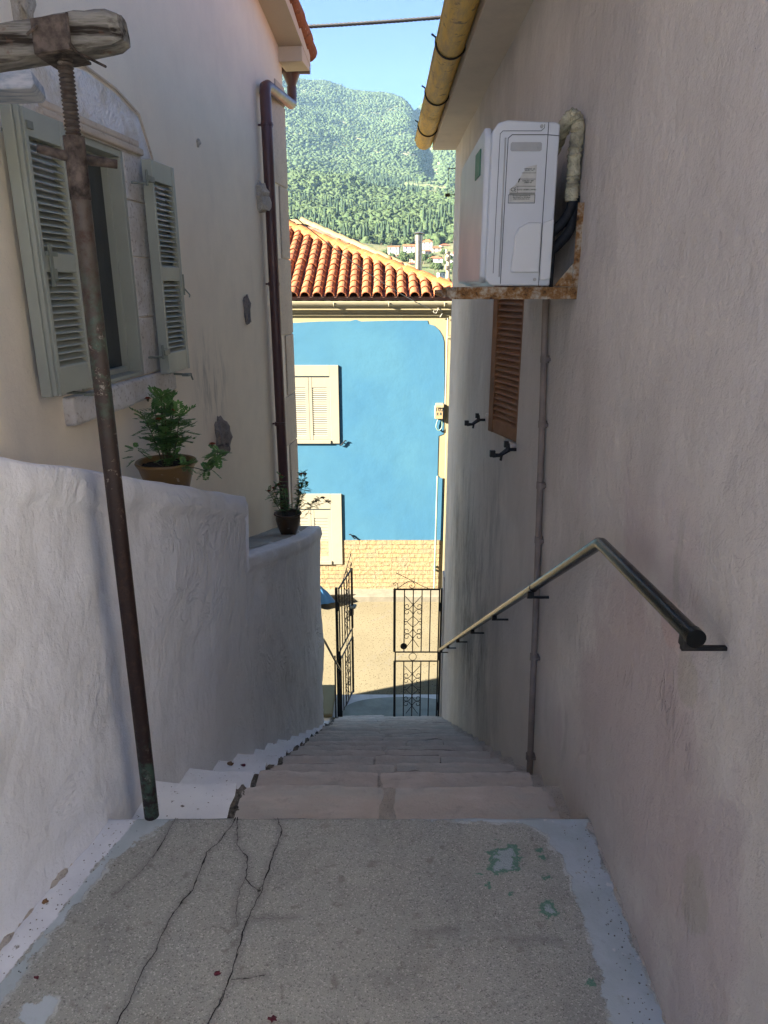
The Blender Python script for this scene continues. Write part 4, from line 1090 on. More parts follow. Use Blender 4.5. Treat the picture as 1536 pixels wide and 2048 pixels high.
# refrigerant lines in torn wrapping
mb = MB()
def smoothpath(p, n=8):
    p = [Vector(q) for q in p]; out = []
    for i in range(len(p) - 1):
        a = p[max(i - 1, 0)]; b = p[i]; c = p[i + 1]; d = p[min(i + 2, len(p) - 1)]
        for k in range(n):
            t = k / n; out.append(.5 * ((2 * b) + (-a + c) * t + (2 * a - 5 * b + 4 * c - d) * t * t + (-a + 3 * b - 3 * c + d) * t ** 3))
    out.append(p[-1]); return out
yp = 2.60
loop = smoothpath([(.588, 2.9, 1.98), (.588, 2.72, 2.05), (.594, yp, 2.105), (.612, yp - .02, 2.128), (.628, yp - .03, 2.095), (.622, yp - .04, 2.02), (.622, yp - .04, 1.94), (.620, yp - .04, 1.87)], 12)
mb.tube(loop, [.0195 + .0045 * ((i * .37) % 1) + .004 * nz(i, 0, 0, .7) for i in range(len(loop))], 20)
wr_ = autosmooth(mb.build('wrapped_pipe', M['foam'], ac), 60)
mb = MB(); mb.tube(loop[32:42], .0195, 14); mb.build('torn_patch', M['black_foam'], wr_, smooth=True) if False else None
for k, pts in enumerate(([(.626, yp - .04, 1.885), (.622, yp - .045, 1.85), (.60, yp - .05, 1.81), (.575, yp - .05, 1.785), (.556, yp - .04, 1.765)], [(.634, yp - .035, 1.885), (.634, yp - .04, 1.83), (.618, yp - .05, 1.775), (.585, yp - .05, 1.735), (.556, yp - .04, 1.71)])):
    mb = MB(); mb.tube(smoothpath(pts, 6), .0165, 14); mb.build('insulated_line', M['black_foam'], ac, smooth=True)
mb = MB(); mb.tube(smoothpath([(.562, ay0 + .04, 1.79), (.566, ay0 + .03, 1.70), (.567, ay0 + .03, 1.60), (.585, ay0 + .05, 1.575)], 6), .007, 10); mb.build('drain_hose', M['black_foam'], ac, smooth=True)
# bracket
wb = thing('wall_bracket', 'rust eaten steel bracket carrying the air conditioner', 'bracket', (RX, 2.5, 1.57))
for y0, y1 in ((2.49, 2.53), (3.08, 3.12)):
    mb = MB(); mb.box(.245, RX - .001, y0, y0 + .004, 1.560, 1.599); mb.box(.245, RX - .001, y0 + .0042, y1, 1.595, 1.599); mb.prism([(.212, 1.574), (.222, 1.562), (.24, 1.560), (.2448, 1.560), (.2448, 1.588), (.212, 1.588)], y0 - .001, y1, lambda a, b, d: (a, d, b))
    mb.build('support_arm', M['bracket'], wb, bevel=.0015)
    mb = MB(); mb.box(RX - .022, RX + .001, y0 - .001, y0 + .0035, 1.600, 1.86); mb.box(RX - .004, RX + .002, y0 + .004, y1 + .005, 1.56, 1.86); mb.prism([(.565, 1.6005), (RX - .023, 1.6005), (RX - .023, 1.675)], y0 - .002, y0 + .002, lambda a, b, d: (a, d, b))
    mb.build('back_plate', M['bracket'], wb, bevel=.001)
# ================================================================== GATES
def scroll_arc(c, r, a0, turns, dirn, shrink=.35, n=26):
    return [(c[0] + (r * (1 - (1 - shrink) * i / n)) * math.cos(a0 + dirn * turns * 2 * math.pi * i / n), c[1] + (r * (1 - (1 - shrink) * i / n)) * math.sin(a0 + dirn * turns * 2 * math.pi * i / n)) for i in range(n + 1)]
S5 = .485 / 497.0
def gate_leaf(root, O, ud, W, lock):
    """u from hinge (0) to free edge (W); design drawn in the units of the right leaf: ux = (1377 - zx) * S5, z from zy"""
    sx = W / .485; ud = Vector(ud).normalized(); nd = Vector((-ud.y, ud.x, 0))
    def Pz(zx, zy, o=0.0): 
        u = (1377 - zx) * S5 * sx; z = -1.512 - (zy - 408) * 1.598 / (1890 - 408)
        return Vector(O) + ud * u + nd * o + Vector((0, 0, z))
    def Q(u, z, o=0.0): return Vector(O) + ud * u + nd * o + Vector((0, 0, z))
    fr = MB()
    def bar(a, b, r): fr.tube([Pz(*a), Pz(*b)], r, 6)
    bar((1377, 408), (870, 408), .011); bar((1377, 1110), (880, 1110), .009); bar((1377, 1215), (880, 1215), .009); bar((1377, 1888), (880, 1888), .011)
    bar((876, 400), (876, 1105), .014); bar((886, 1105), (886, 1218), .008); bar((880, 1215), (880, 1915), .014); bar((1373, 400), (1373, 1890), .008)
    fr.build('frame', M['black_iron'], root)
    for zx in (985, 1083, 1180, 1275):
        b = MB(); b.tube([Pz(zx, 410), Pz(zx, 1109)], .0062, 6); b.tube([Pz(zx, 1216), Pz(zx, 1887)], .0062, 6); b.build('upright_bar', M['black_iron'], root)
    sc_ = MB()
    def curve(pts, r=.0038): sc_.tube([Pz(x, y, .004) for x, y in pts], r, 5)
    for dy in (0, 788):
        for sx_ in (-1, 1):
            def X(x): return 1083 + sx_ * x
            for cy in (625, 900):
                for v in (-1, 1):
                    c = (-68, -36 * v * -1)  # curl centre offset
                    curl = scroll_arc((0, 0), 30, math.pi / 2, .92, 1)
                    pts = [(0, 62), (-14, 34), (-34, 12), (-52, 3)]
                    pts = pts + [(-68 + q[0] * -1 * -1, 32 - q[1]) for q in [(30 * math.sin(-t) * (1 - .5 * t / 5.2), 30 * math.cos(t) * (1 - .5 * t / 5.2)) for t in [5.2 * k / 22 for k in range(23)]]]
                    curve([(X(p[0]), cy + dy + v * p[1]) for p in pts])
            for v in (-1, 1):
                pts = [(0, 62), (-22, 44), (-46, 22), (-62, 4), (-78, 0)] + [(-84 - 14 * math.sin(t) * (1 - .1 * t), 18 - 18 * math.cos(t) * (1 - .08 * t)) for t in [4.6 * k / 14 for k in range(1, 15)]]
                curve([(X(p[0]), 763 + dy + v * p[1]) for p in pts])
            curve([(X(0), 575 + dy), (X(-30), 545 + dy), (X(-80), 490 + dy)]); curve([(X(0), 955 + dy), (X(-25), 990 + dy), (X(-62), 1040 + dy)])
            for ty, tx in ((490, -80), (1040, -62)): sc_.tube([Pz(X(tx), ty + dy, .004), Pz(X(tx * 1.12), ty + dy + (-12 if ty < 600 else 12), .004)], [.0045, .002], 6)
        for cy in (575, 690, 842, 950): sc_.tube([Pz(1083, cy - 18 + dy), Pz(1083, cy + 18 + dy)], .0072, 8)
    curve([(1085 + 42 * math.cos(t), 1162 + 42 * math.sin(t)) for t in [2 * math.pi * k / 24 for k in range(25)]], .0032)
    sc_.build('scrollwork', M['black_iron'], root, smooth=True)
    cr = MB()
    def ccurve(pts, r=.0042): cr.tube([Pz(x, y) for x, y in pts], r, 6)
    ccurve([(1255, 400), (1170, 368), (1090, 325), (900, 235)], .0036)
    ccurve([(905, 402), (960, 362), (1020, 325), (1050, 318), (1085, 332), (1102, 360), (1092, 388), (1066, 398), (1044, 388), (1040, 366), (1058, 358), (1066, 372)])
    ccurve([(905, 402), (912, 372), (905, 345), (885, 334), (866, 345), (868, 362), (884, 366), (890, 355)])
    cr.tube([Pz(905, 237), Pz(890, 230)], [.006, .003], 8)
    cr.build('top_scroll', M['black_iron'], root, smooth=True)
    if lock == 'disc':
        d = MB(); c = Pz(982, 1043); d.tube([c - nd * .004, c + nd * .004], .038, 24); d.build('lock_disc', M['black_iron'], root, bevel=.001)
    else:
        d = MB(); c = Pz(880, 905)
        def f(x, y, z): return c + ud * x + nd * y + Vector((0, 0, z))
        d.box(-.035, .02, -.018, .018, -.05, .05, f); d.build('lock_box', M['black_iron'], root, bevel=.003)
        d = MB(); d.box(-.03, .05, -.045, .03, .045, .075, f); d.build('lock_plate', M['ramp_grey'], root, bevel=.003)
        d = MB(); d.tube([c + nd * .018, c + nd * .06, c + nd * .06 - ud * .05], .006, 8); d.build('handle', M['black_iron'], root)
    for z in (-1.72, -2.32, -2.96):
        h = MB(); h.tube([Q(-.012, z - .05), Q(-.012, z + .05)], .012, 8); h.build('hinge', M['black_iron'], root)
g1 = thing('gate_leaf', 'black wrought iron gate leaf with round disc against the right wall', 'gate', (.604, 7.05, -3.11), 'black iron gate leaves at the stair foot')
gate_leaf(g1, (.604, 7.05, 0), (-1, .0, 0), .485, 'disc')
g2 = thing('gate_leaf', 'black wrought iron gate leaf swung open towards the street, with lock box', 'gate', (-.49, 7.07, -3.11), 'black iron gate leaves at the stair foot')
gate_leaf(g2, (-.49, 7.07, 0), (.118, .58, 0), .57, 'box')
mb = MB(); mb.box(.612, .640, 7.035, 7.065, -3.14, -1.50); mb.box(.640, .652, 7.04, 7.06, -1.56, -1.53); mb.box(.640, .652, 7.04, 7.06, -2.9, -2.87)
tag(mb.build('gate_post', M['black_iron'], bevel=.002), 'black steel gate post fixed to the right wall', 'gate post', 'gate posts')
mb = MB(); mb.box(-.532, -.502, 7.05, 7.08, -3.16, -1.50); mb.box(-.505, -.470, 6.98, 7.00, -3.15, -2.28)
tag(mb.build('gate_post', M['black_iron'], bevel=.002), 'black steel gate post at the end of the left handrail', 'gate post', 'gate posts')
lr = thing('handrail', 'thin steel handrail going down behind the parapet end to the gate', 'handrail', (-.55, 6.3, -2))
mb = MB(); mb.tube(smoothpath([(-.60, 5.78, -1.42), (-.575, 6.0, -1.55), (-.52, 6.5, -2.03), (-.478, 6.92, -2.42)], 5), .011, 12); mb.build('rail', M['rail'], lr, smooth=True)
mb = MB(); mb.tube(smoothpath([(-.478, 6.92, -2.42), (-.474, 6.95, -2.50), (-.49, 6.96, -2.56), (-.50, 6.95, -2.50), (-.485, 6.94, -2.60), (-.49, 6.94, -2.66)], 5), .006, 8); mb.build('rail_scroll', M['black_iron'], lr, smooth=True)
mb = MB(); mb.tube([(-.54, 6.88, -3.12), (-.53, 6.84, -2.2)], .009, 8); mb.build('baluster', M['black_iron'], lr)

# ================================================================== STREET SIDE
mb = MB()
def ell(u, v): return (-.75 + 1.95 * u, 7.045 + .48 * v, -3.105 + .004 * fbm(u * 3, v, 2, 2, 3))
mb.grid(40, 12, ell); mb.add([(-.75, 7.525, -3.105), (1.2, 7.525, -3.105), (1.2, 7.535, -3.33), (-.75, 7.535, -3.33)], [(0, 1, 2, 3)])
struct(mb.build('threshold', M['white_kerb'], smooth=False), 'white painted threshold at the gate')
mb = MB(); pts = []
for i in range(40):
    a = math.pi * i / 39; pts.append((.22 + .70 * math.cos(a), 7.06 + .40 * abs(math.sin(a)) ** .6))
mb.add([(x, y, -3.097) for x, y in pts], [tuple(range(40))])
struct(mb.build('ramp_patch', M['ramp_grey']), 'grey green rounded cement patch on the threshold')
mb = MB(); mb.grid(60, 24, lambda u, v: (-30 + 60 * u, 6.3 + 4.35 * v, -3.30)); struct(mb.build('street', M['street']), 'pebbled concrete street')
mb = MB(); mb.box(-.75, 3, 7.535, 7.68, -3.33, -3.235); mb.box(-.75, 3, 7.70, 7.73, -3.33, -3.285); struct(mb.build('kerb', M['white_kerb'], bevel=.01), 'white painted kerb edge')
mb = MB(); mb.box(-12, 9, 10.60, 10.95, -3.33, -3.20); struct(mb.build('pavement', M['kerb'], bevel=.012), 'narrow pale pavement under the blue house')
# masonry bench beside the gate
mb = MB(); mb.box(-1.3, -.60, 5.95, 7.5, -3.32, -3.02); o = mb.build('low_wall', M['plaster_left'], bevel=.02)
tag(o, 'low beige plastered wall stub at the foot of the steps behind the parapet', 'wall')
mb = MB(); mb.box(-1.32, -.575, 6.9, 7.53, -3.018, -2.965); mb.build('coping', M['cream'], o, bevel=.02)
mb = MB(); 
for k in range(22):
    pass
bt = MB(); NBt = 40
c = (-1.12, 10.45, -3.20)
def tf(u, v):
    a = 2 * math.pi * u; r = (.27 * (1 - v) ** .85 + .015) * (1 + .16 * math.cos(5 * a + 1) + .10 * math.cos(9 * a)) 
    return (c[0] + r * math.cos(a) + .05 * v, c[1] + r * math.sin(a) * .62, c[2] - .02 + .30 * v + .02 * nz(a, v, 0, 3))
bt.grid(NBt, 18, tf); tag(bt.build('plastic_sheet', M['tarp'], smooth=True), 'blue plastic sheet heaped on the pavement at the blue house', 'plastic sheet')

# ================================================================== BLUE HOUSE
F_ = 10.9
bh = thing('house', 'sky blue painted house with cream trim, orange tiled roof and stone base across the street', 'house', (-1, F_, -3.2))
XR = 1.15; XL = -6.2; YB = 16.4
mb = MB(); mb.box(XL, XR, F_, YB, -3.32, 1.42); mb.build('wall', M['cream'], bh)
def fpt(l): return [(at(a, b, F_)[0], at(a, b, F_)[2]) for a, b in l]
poly = [(XL + .2, 1.09)] + fpt([(585, 646), (640, 643), (700, 642), (712, 639), (722, 643), (790, 641), (855, 641), (857, 648), (868, 651), (878, 660), (885, 672), (888, 683), (889, 760), (888, 808), (887, 868), (877, 872), (876, 905), (875, 950), (879, 955), (886, 957), (887, 1000), (886, 1082)]) + [(XL + .2, -2.33)]
mb = MB(); mb.prism(poly, F_ - .006, F_ + .01, lambda a, b, d: (a, d, b)); mb.build('blue_plaster', M['blue'], bh)
mb = MB(); mb.box(XL, .935, F_ - .012, F_ + .01, -3.3, -2.335); mb.build('stone_base', M['brick_stone'], bh, bevel=.006)
mb = MB(); mb.box(.965, XR + .02, F_ - .022, F_ + .01, -3.3, .86); mb.box(.94, XR + .03, F_ - .036, F_ + .01, .865, .90); mb.box(.965, XR + .02, F_ - .022, F_ + .01, .905, 1.20); mb.build('pilaster', M['cream'], bh, bevel=.004)
mb = MB(); mb.box(XL - .1, XR + .12, F_ - .05, F_ + .01, 1.23, 1.27); mb.box(XL - .1, XR + .15, F_ - .09, F_ + .01, 1.272, 1.40); mb.box(XL - .1, XR + .05, F_ - .03, F_ + .01, 1.19, 1.229); mb.build('cornice', M['cream'], bh, bevel=.008)
mb = MB(); gY, gZ = F_ - .085, 1.385
for rr, fl in ((.06, False), (.055, True)): mb.grid(12, 20, lambda u, v: (XL - .2 + (XR + .3 - XL + .1) * v, gY + rr * math.cos(math.pi + math.pi * u), gZ + rr * math.sin(math.pi + math.pi * u)), fl)
mb.tube([(XL - .2, gY - .06, gZ), (XR + .2, gY - .06, gZ)], .006, 6)
gg = autosmooth(mb.build('gutter', M['cream_gutter'], bh), 50)
for px in (520, 668, 778, 889):
    x = at(px, 605, gY)[0]; mb = MB(); mb.tube([(x, gY - .064 * math.cos(a), gZ - .064 * math.sin(a)) for a in [math.pi * k / 10 for k in range(11)]], .007, 6); mb.build('gutter_hook', M['cream_gutter'], gg)
def bwin(x0, x1, z0, z1, fx, head, foot):
    fr = MB(); o0, o1 = F_ - .026, F_ + .02
    fr.box(x1, x1 + fx, o0, o1, z0 - foot, z1 + head); fr.box(x0 - fx, x0, o0, o1, z0 - foot, z1 + head); fr.box(x0 + .0005, x1 - .0005, o0, o1, z1, z1 + head); fr.box(x0 + .0005, x1 - .0005, o0 - .012, o1, z0 - foot, z0)
    w_ = fr.build('window', M['cream_white'], bh, bevel=.004)
    for a, b in ((x0 + .004, (x0 + x1) / 2 - .003), ((x0 + x1) / 2 + .003, x1 - .004)):
        mb = MB(); louver_leaf(mb, lambda p, z, o: (p, F_ + .008 - o, z), a, b, z0 + .006, z1 - .02, 0, .024, st=.045, rails=(.16, .93), n=(26,), slat_t=.004)
        mb.build('shutter', M['cream_white'], w_)
    mb = MB(); mb.box(x0 + .0008, x1 - .0008, F_ + .003, F_ + .015, z0, z1); mb.build('backing', M['cream_white'], w_)
bwin(-1.475, -.825, -.68, .309, .135, .164, .05)
bwin(-1.50, -.855, -2.69, -1.80, .175, .25, .065)
def sdog(px, py, s):
    x, _, z = at(px, py, F_ - .03); mb = MB()
    mb.tube(smoothpath([(x - .055 * 1, F_ - .03, z - .03 * s), (x - .03, F_ - .03, z - .035 * s), (x, F_ - .03, z), (x + .03, F_ - .03, z + .035 * s), (x + .055, F_ - .03, z + .03 * s)], 4), .009, 6); mb.tube([(x, F_, z), (x, F_ - .04, z)], .010, 6)
    mb.build('shutter_catch', M['black_iron'], bh)
sdog(686, 886, 1); sdog(705, 1073, -1)
# meter box
x0, _, z0 = at(870, 838, F_ - .09); x1, _, z1 = at(886.5, 812, F_ - .09)
mb = MB(); mb.box(x0, x1, F_ - .09, F_ + .0, z0, z1); mbx = mb.build('meter_box', M['meter'], bh, bevel=.005)
mb = MB(); mb.box(x0 + .01, x1 + .005, F_ - .11, F_ - .002, z1 + .001, z1 + .035, lambda x, y, z: (x, y, z - (F_ - y) * .2)); mb.build('box_hood', M['cream'], mbx)
cxm = (x0 + x1) / 2
text('102', .085, (cxm, F_ - .0915, z1 - .055), RT, M['ink'], mbx, ext=.001, xs=1.05)
mb = MB()
for dx, dz, w2, h2 in ((-.027, -.005, .014, .005), (-.027, -.018, .010, .004), (-.027, -.032, .012, .006), (.018, -.016, .007, .02), (.030, -.016, .004, .02)):
    mb.box(cxm + dx - w2, cxm + dx + w2, F_ - .0925, F_ - .089, z1 - .115 + dz - h2 + .012, z1 - .115 + dz + h2 + .012)
mb.build('small_marks', M['ink'], mbx)
mb = MB(); xx = cxm; mb.tube(smoothpath([(xx, F_ - .03, z0), (xx - .025, F_ - .03, z0 - .06), (xx - .035, F_ - .03, z0 - .14), (xx + .01, F_ - .03, z0 - .19), (xx + .055, F_ - .03, z0 - .13), (xx + .05, F_ - .03, z0)], 6), .008, 6)
mb.build('cable_loop', M['teal_pipe'], mbx, smooth=True)
mb = MB(); x, _, z = at(875, 952, F_ - .05); mb.tube([(x, F_ - .05, z), (x - .01, F_ - .05, -3.2)], .014, 10); mb.box(x - .035, x + .02, F_ - .05, F_ - .0, -2.86, -2.84); mb.box(x - .035, x + .02, F_ - .05, F_ - .0, -2.80, -2.78)
mb.build('service_pipe', M['teal_pipe'], bh)
mb = MB(); x = .93; mb.tube([(x + .015, F_ - .02, 1.16), (x + .01, F_ - .02, z1)], .010, 8); mb.build('service_cable', M['cable_grey'], bh)
mb = MB(); hk = at(872, 622, F_ - .12); mb.tube(smoothpath([(hk[0] + .12, F_, hk[2] + .05), (hk[0] + .05, F_ - .08, hk[2] + .06), (hk[0] + .02, F_ - .12, hk[2]), (hk[0], F_ - .12, hk[2] - .03), (hk[0] - .04, F_ - .12, hk[2] - .01), (hk[0], F_ - .12, hk[2] + .01), (hk[0] + .10, F_ - .06, hk[2] - .01), (hk[0] + .07, F_ - .03, hk[2] - .09)], 4), .006, 6); mb.build('wire_anchor', M['cable_grey'], bh)
# roof
EY, E0, PT = F_ - .085, 1.46, .385; XC = 1.26
RY = EY + 3.0; RZ = E0 + PT * 3.0
mb = MB()
v = [(XL - .3, EY, E0), (XC, EY, E0), (XC, RY + 3.0, E0), (XL - .3, RY + 3.0, E0), (XC - 3.0, RY, RZ), (XL + 2.7, RY, RZ)]
mb.add(v + [(p[0], p[1], p[2] - .05) for p in v[:4]], [(0, 1, 4, 5), (1, 2, 4), (2, 3, 5, 4), (3, 0, 5), (6, 7, 1, 0), (7, 8, 2, 1), (8, 9, 3, 2), (9, 6, 0, 3), (6, 9, 8, 7)])
broof = mb.build('roof', M['tile_under'], bh)
mb = MB(); SPX = .176; cs = 1 / math.sqrt(1 + PT * PT); trn = random.Random(3)
def cover(mb, p0, d, side, up, L, r0, r1, n=7):
    """half cone cover tile: p0 lower end, d uphill"""
    vs = []
    for i, (l, r) in enumerate(((0, r0), (L, r1))):
        for rr in (r, r - .012):
            for k in range(n):
                a = math.pi * k / (n - 1); vs.append(p0 + d * l + side * (rr * math.cos(a)) + up * (rr * math.sin(a) * .95))
    fs = []
    for k in range(n - 1):
        fs += [(k, k + 1, 2 * n + k + 1, 2 * n + k), (n + k, 3 * n + k, 3 * n + k + 1, n + k + 1), (k, n + k, n + k + 1, k + 1)]
    mb.add(vs, fs)
ud_ = Vector((0, cs, PT * cs)); un = Vector((0, -PT * cs, cs)); sdv = Vector((1, 0, 0))
x = XC - .12; ci = 0
while x > XL + .2:
    slope_len = min(XC - x, 3.0) / cs - .10; s_ = -.05; x_ = x + trn.uniform(-.006, .006)
    while s_ < slope_len:
        p0 = Vector((x_ + trn.uniform(-.006, .006), EY, E0)) + ud_ * s_ + un * (.028 + trn.uniform(-.003, .004))
        cover(mb, p0, (ud_ - un * .045 + sdv * trn.uniform(-.02, .02)).normalized(), sdv, un, .40, .074, .058)
        s_ += .235
    x -= SPX; ci += 1
autosmooth(mb.build('roof_tiles', M['tile'], broof), 50)
mb = MB(); x = XC - .12 - SPX / 2
while x > XL + .2:   # channel tiles between the covers
    slope_len = min(XC - x, 3.0) / cs - .1; s_ = -.04
    while s_ < slope_len:
        p0 = Vector((x, EY, E0)) + ud_ * s_ + un * .03
        vs = []
        for l in (0, .27):
            for k in range(5):
                a = math.pi + math.pi * k / 4; vs.append(p0 + ud_ * l - un * (.012 * (l > 0)) + sdv * (.05 * math.cos(a)) + un * (.022 * math.sin(a)))
        mb.add(vs, [(k, k + 1, 6 + k, 5 + k) for k in range(4)]); s_ += .235
    x -= SPX
mb.build('channel_tiles', M['tile_under'], broof)
def hipband(p0, p1, wv, wid, hgt, mat, name, seg=0.34, par=None):
    p0, p1 = Vector(p0), Vector(p1); d = (p1 - p0); L = d.length; d.normalize(); s = Vector((d.y, -d.x, 0)).normalized() if wv is None else Vector(wv)
    mb = MB(); n = int(L / .04); m = 11
    def f(u, v):
        l = L * v; a = math.pi * u; ph = (l / seg) % 1
        wob = 1 + .16 * nz(l * 4, u * 3, 1) + .10 * ph
        lip = .018 * ph
        c = p0 + d * l
        return tuple(c + s * (wid * wob * math.cos(a) * (1 + .25 * nz(l * 5, 0, 5) * (abs(math.cos(a)) > .8))) + Vector((0, 0, 1)) * ((hgt + lip) * math.sin(a) ** .8 * wob - .25 * wid * abs(math.cos(a)) ** 2))
    mb.grid(m, n, f); return mb.build(name, mat, par, smooth=True)
hipband((XC + .02, EY - .02, E0 + .0), (XC - 3.0, RY, RZ + .02), None, .13, .085, M['hip'], 'hip_mortar', par=broof)
hipband((XC, RY + 3.0, E0), (XC - 3.0, RY, RZ + .02), None, .10, .10, M['ridge_cream'], 'hip_ridge_tiles', par=broof)
hipband((XC - 3.0, RY, RZ), (XL + 2.7, RY, RZ), None, .12, .11, M['ridge_cream'], 'ridge_tiles', par=broof)
# rear neighbour with cream ridge
nbh = thing('house', 'low roof with pale cream ridge tiles rising just behind the blue house', 'house', (-1.5, 17.5, -3.3))
R0, R1, C1 = Vector(at(400, 449, 18.2)), Vector(at(616, 449, 18.2)), Vector(at(842, 548, 17.0))
mb = MB(); dn_ = .25
vv = [R0, R1, C1, Vector((C1.x, 16.9, C1.z - .05)), Vector((R0.x, 16.9, C1.z - .02)), Vector((C1.x, 21.5, C1.z)), Vector((R0.x, 21.5, C1.z))]
mb.add(vv, [(0, 1, 3, 4), (1, 2, 3), (1, 5, 2), (0, 6, 5, 1)]); nr = mb.build('roof', M['tile_under'], nbh)
mb = MB(); mb.box(R0.x, C1.x - .1, 17.0, 21.3, -3.4, C1.z - .06); mb.build('wall', M['cream'], nbh)
mb = MB()
def capline(a, b):
    d = (b - a); L = d.length; d.normalize(); s = Vector((d.y, -d.x, 0)).normalized(); l = 0
    while l < L:
        cover(mb, a + d * l, (d + Vector((0, 0, .03))).normalized(), s, Vector((0, 0, 1)), .42, .095, .11, 9); l += .36
capline(R1, R0); capline(C1, R1); autosmooth(mb.build('ridge_tiles', M['ridge_cream'], nr), 50)
# flue
fl = thing('chimney_flue', 'shiny stainless steel flue with a rain cap behind the tiled roof hip', 'chimney', (0, 12.4, 1.6))
fx_, _, fzt = at(838, 463, 12.6); mb = MB(); mb.tube([(fx_, 12.6, 1.45), (fx_, 12.6, fzt - .09)], .062, 24); autosmooth(mb.build('pipe', M['steel_flue'], fl))
for z in (fzt - .17, fzt - .62, 1.66): mb = MB(); mb.tube([(fx_, 12.6, z - .008), (fx_, 12.6, z + .008)], .067, 24); autosmooth(mb.build('joint_band', M['steel_flue'], fl))
mb = MB(); mb.tube([(fx_, 12.6, fzt - .15), (fx_, 12.6, fzt - .06)], .069, 24); autosmooth(mb.build('joint_band', M['steel_flue'], fl))
mb = MB(); mb.lathe([(.085, 0), (.088, .006), (.05, .026), (.0, .034)], fx_, 12.6, fzt - .035, 24)
for a in (0, 2.1, 4.2): mb.tube([(fx_ + .055 * math.cos(a), 12.6 + .055 * math.sin(a), fzt - .08), (fx_ + .055 * math.cos(a), 12.6 + .055 * math.sin(a), fzt - .03)], .004, 6)
autosmooth(mb.build('rain_cap', M['steel_flue'], fl))
# utility pole
up = thing('utility_pole', 'weathered concrete utility post beyond the roof corner', 'pole', (0, 40, -3.3))
ux, _, uz = at(897, 503, 40); mb = MB(); mb.tube([(ux, 40, -3.4), (ux, 40, uz)], [.14, .10], 12); mb.build('post', M['concrete_pole'], up)
mb = MB()
for dz in (0, .35, .8): mb.tube([(ux - .14, 39.9, uz - .1 - dz), (ux + .16, 39.9, uz - .1 - dz)], .03, 6); mb.tube([(ux - .13, 39.85, uz - .1 - dz), (ux - .13, 39.85, uz + .12 - dz)], .05, 8)
mb.build('insulators', M['concrete_pole'], up)
# cables
def twisted(p0, p1, sag, r, n, turns, strands=3):
    p0, p1 = Vector(p0), Vector(p1); mb = MB()
    for s in range(strands):
        pts = []
        for i in range(n + 1):
            t = i / n; c = p0.lerp(p1, t) - Vector((0, 0, sag * 4 * t * (1 - t))); a = turns * 2 * math.pi * t + 2 * math.pi * s / strands
            pts.append(c + Vector((0, math.cos(a), math.sin(a))) * r)
        mb.tube(pts, r * .95, 6)
    return mb
c1 = Vector(at(603, 43, 8.0)); c2 = Vector(at(880, 24, 8.0)); d = c2 - c1
tag(twisted(c1 - d * 1.1, c2 + d * 1.1, .05, .0095, 260, 34).build('overhead_cable', M['cable_black'], smooth=True), 'black twisted overhead cable crossing the sky between the two roofs', 'cable')
mb = MB(); s0 = Vector((LW(6.55, 0, .03)[0], 6.58, 2.17)); e0 = Vector(hk); mb.tube([s0.lerp(e0, t / 20) - Vector((0, 0, .20 * 4 * (t / 20) * (1 - t / 20) * .4)) for t in range(21)], .0055, 6)
tag(mb.build('service_wire', M['cable_grey'], smooth=True), 'thin pale wire running down across the tiled roof to the blue house', 'wire')

# ================================================================== POTS AND MARIGOLDS
def leaflet(mb, p, d, up, L, w_):
    s = d.cross(up).normalized(); m = p + d * (L * .45) + up * (L * .06); t = p + d * L - up * (L * .05)
    mb.add([p, m + s * w_, t, m - s * w_, p + d * (L * .75) + s * w_ * .7, p + d * (L * .75) - s * w_ * .7], [(0, 1, 4, 2), (0, 2, 5, 3)])
def compound(mb, p, d, L, rng, w_=.0045):
    d = Vector(d).normalized(); up = Vector((0, 0, 1)); up = (up - d * up.dot(d)); up = up.normalized() if up.length > .1 else Vector((0, 1, 0))
    s = d.cross(up).normalized(); n = 6; droop = rng.uniform(.1, .4)
    pts = []
    for i in range(n + 1):
        t = i / n; pts.append(p + d * (L * t) - up * (droop * L * t * t))
    mb.tube([pts[0], pts[3], pts[6]], [.0011, .0009, .0004], 4, False)
    for i in range(1, n + 1):
        ll = L * .42 * (1 - .45 * abs(i / n - .45)); 
        for sg in (-1, 1):
            dd = (s * sg * .85 + d * .55 + up * rng.uniform(-.1, .25)).normalized(); leaflet(mb, pts[i], dd, up, ll, w_ * rng.uniform(.8, 1.2))
    leaflet(mb, pts[-1], d, up, L * .35, w_)
def flower(root, p, r, rng, mat):
    mb = MB(); p = Vector(p)
    for ring_, (k, rr, el) in enumerate(((12, 1.0, .1), (11, .85, .45), (8, .6, .9), (5, .35, 1.3))):
        for i in range(k):
            a = 2 * math.pi * (i + .5 * ring_) / k + rng.uniform(-.2, .2); d = Vector((math.cos(a) * math.cos(el), math.sin(a) * math.cos(el), math.sin(el)))
            leaflet(mb, p, d, Vector((0, 0, 1)) if el < 1 else Vector((1, 0, 0)), r * rr * 1.1, r * .33)
    f = mb.build('flower', mat, root)
    c = MB(); c.lathe([(0, -r * .9), (r * .28, -r * .55), (r * .42, 0), (0, .001)], p.x, p.y, p.z, 8); c.build('calyx', M['stem'], f); return f
rp_ = random.Random(21)
px0, py0 = -.945, 3.0; pz0 = ptop(3.0) - .03
pot = thing('flowerpot', 'wide ochre glazed pot of bushy marigolds on the upper parapet ledge', 'potted plant', (px0, py0, pz0))
mb = MB(); mb.lathe([(0, .0), (.078, 0), (.088, .03), (.104, .09), (.118, .135), (.128, .150), (.131, .158), (.127, .165), (.118, .162), (.108, .135), (0, .135)], px0, py0, pz0, 48); autosmooth(mb.build('pot', M['pot1'], pot), 45)
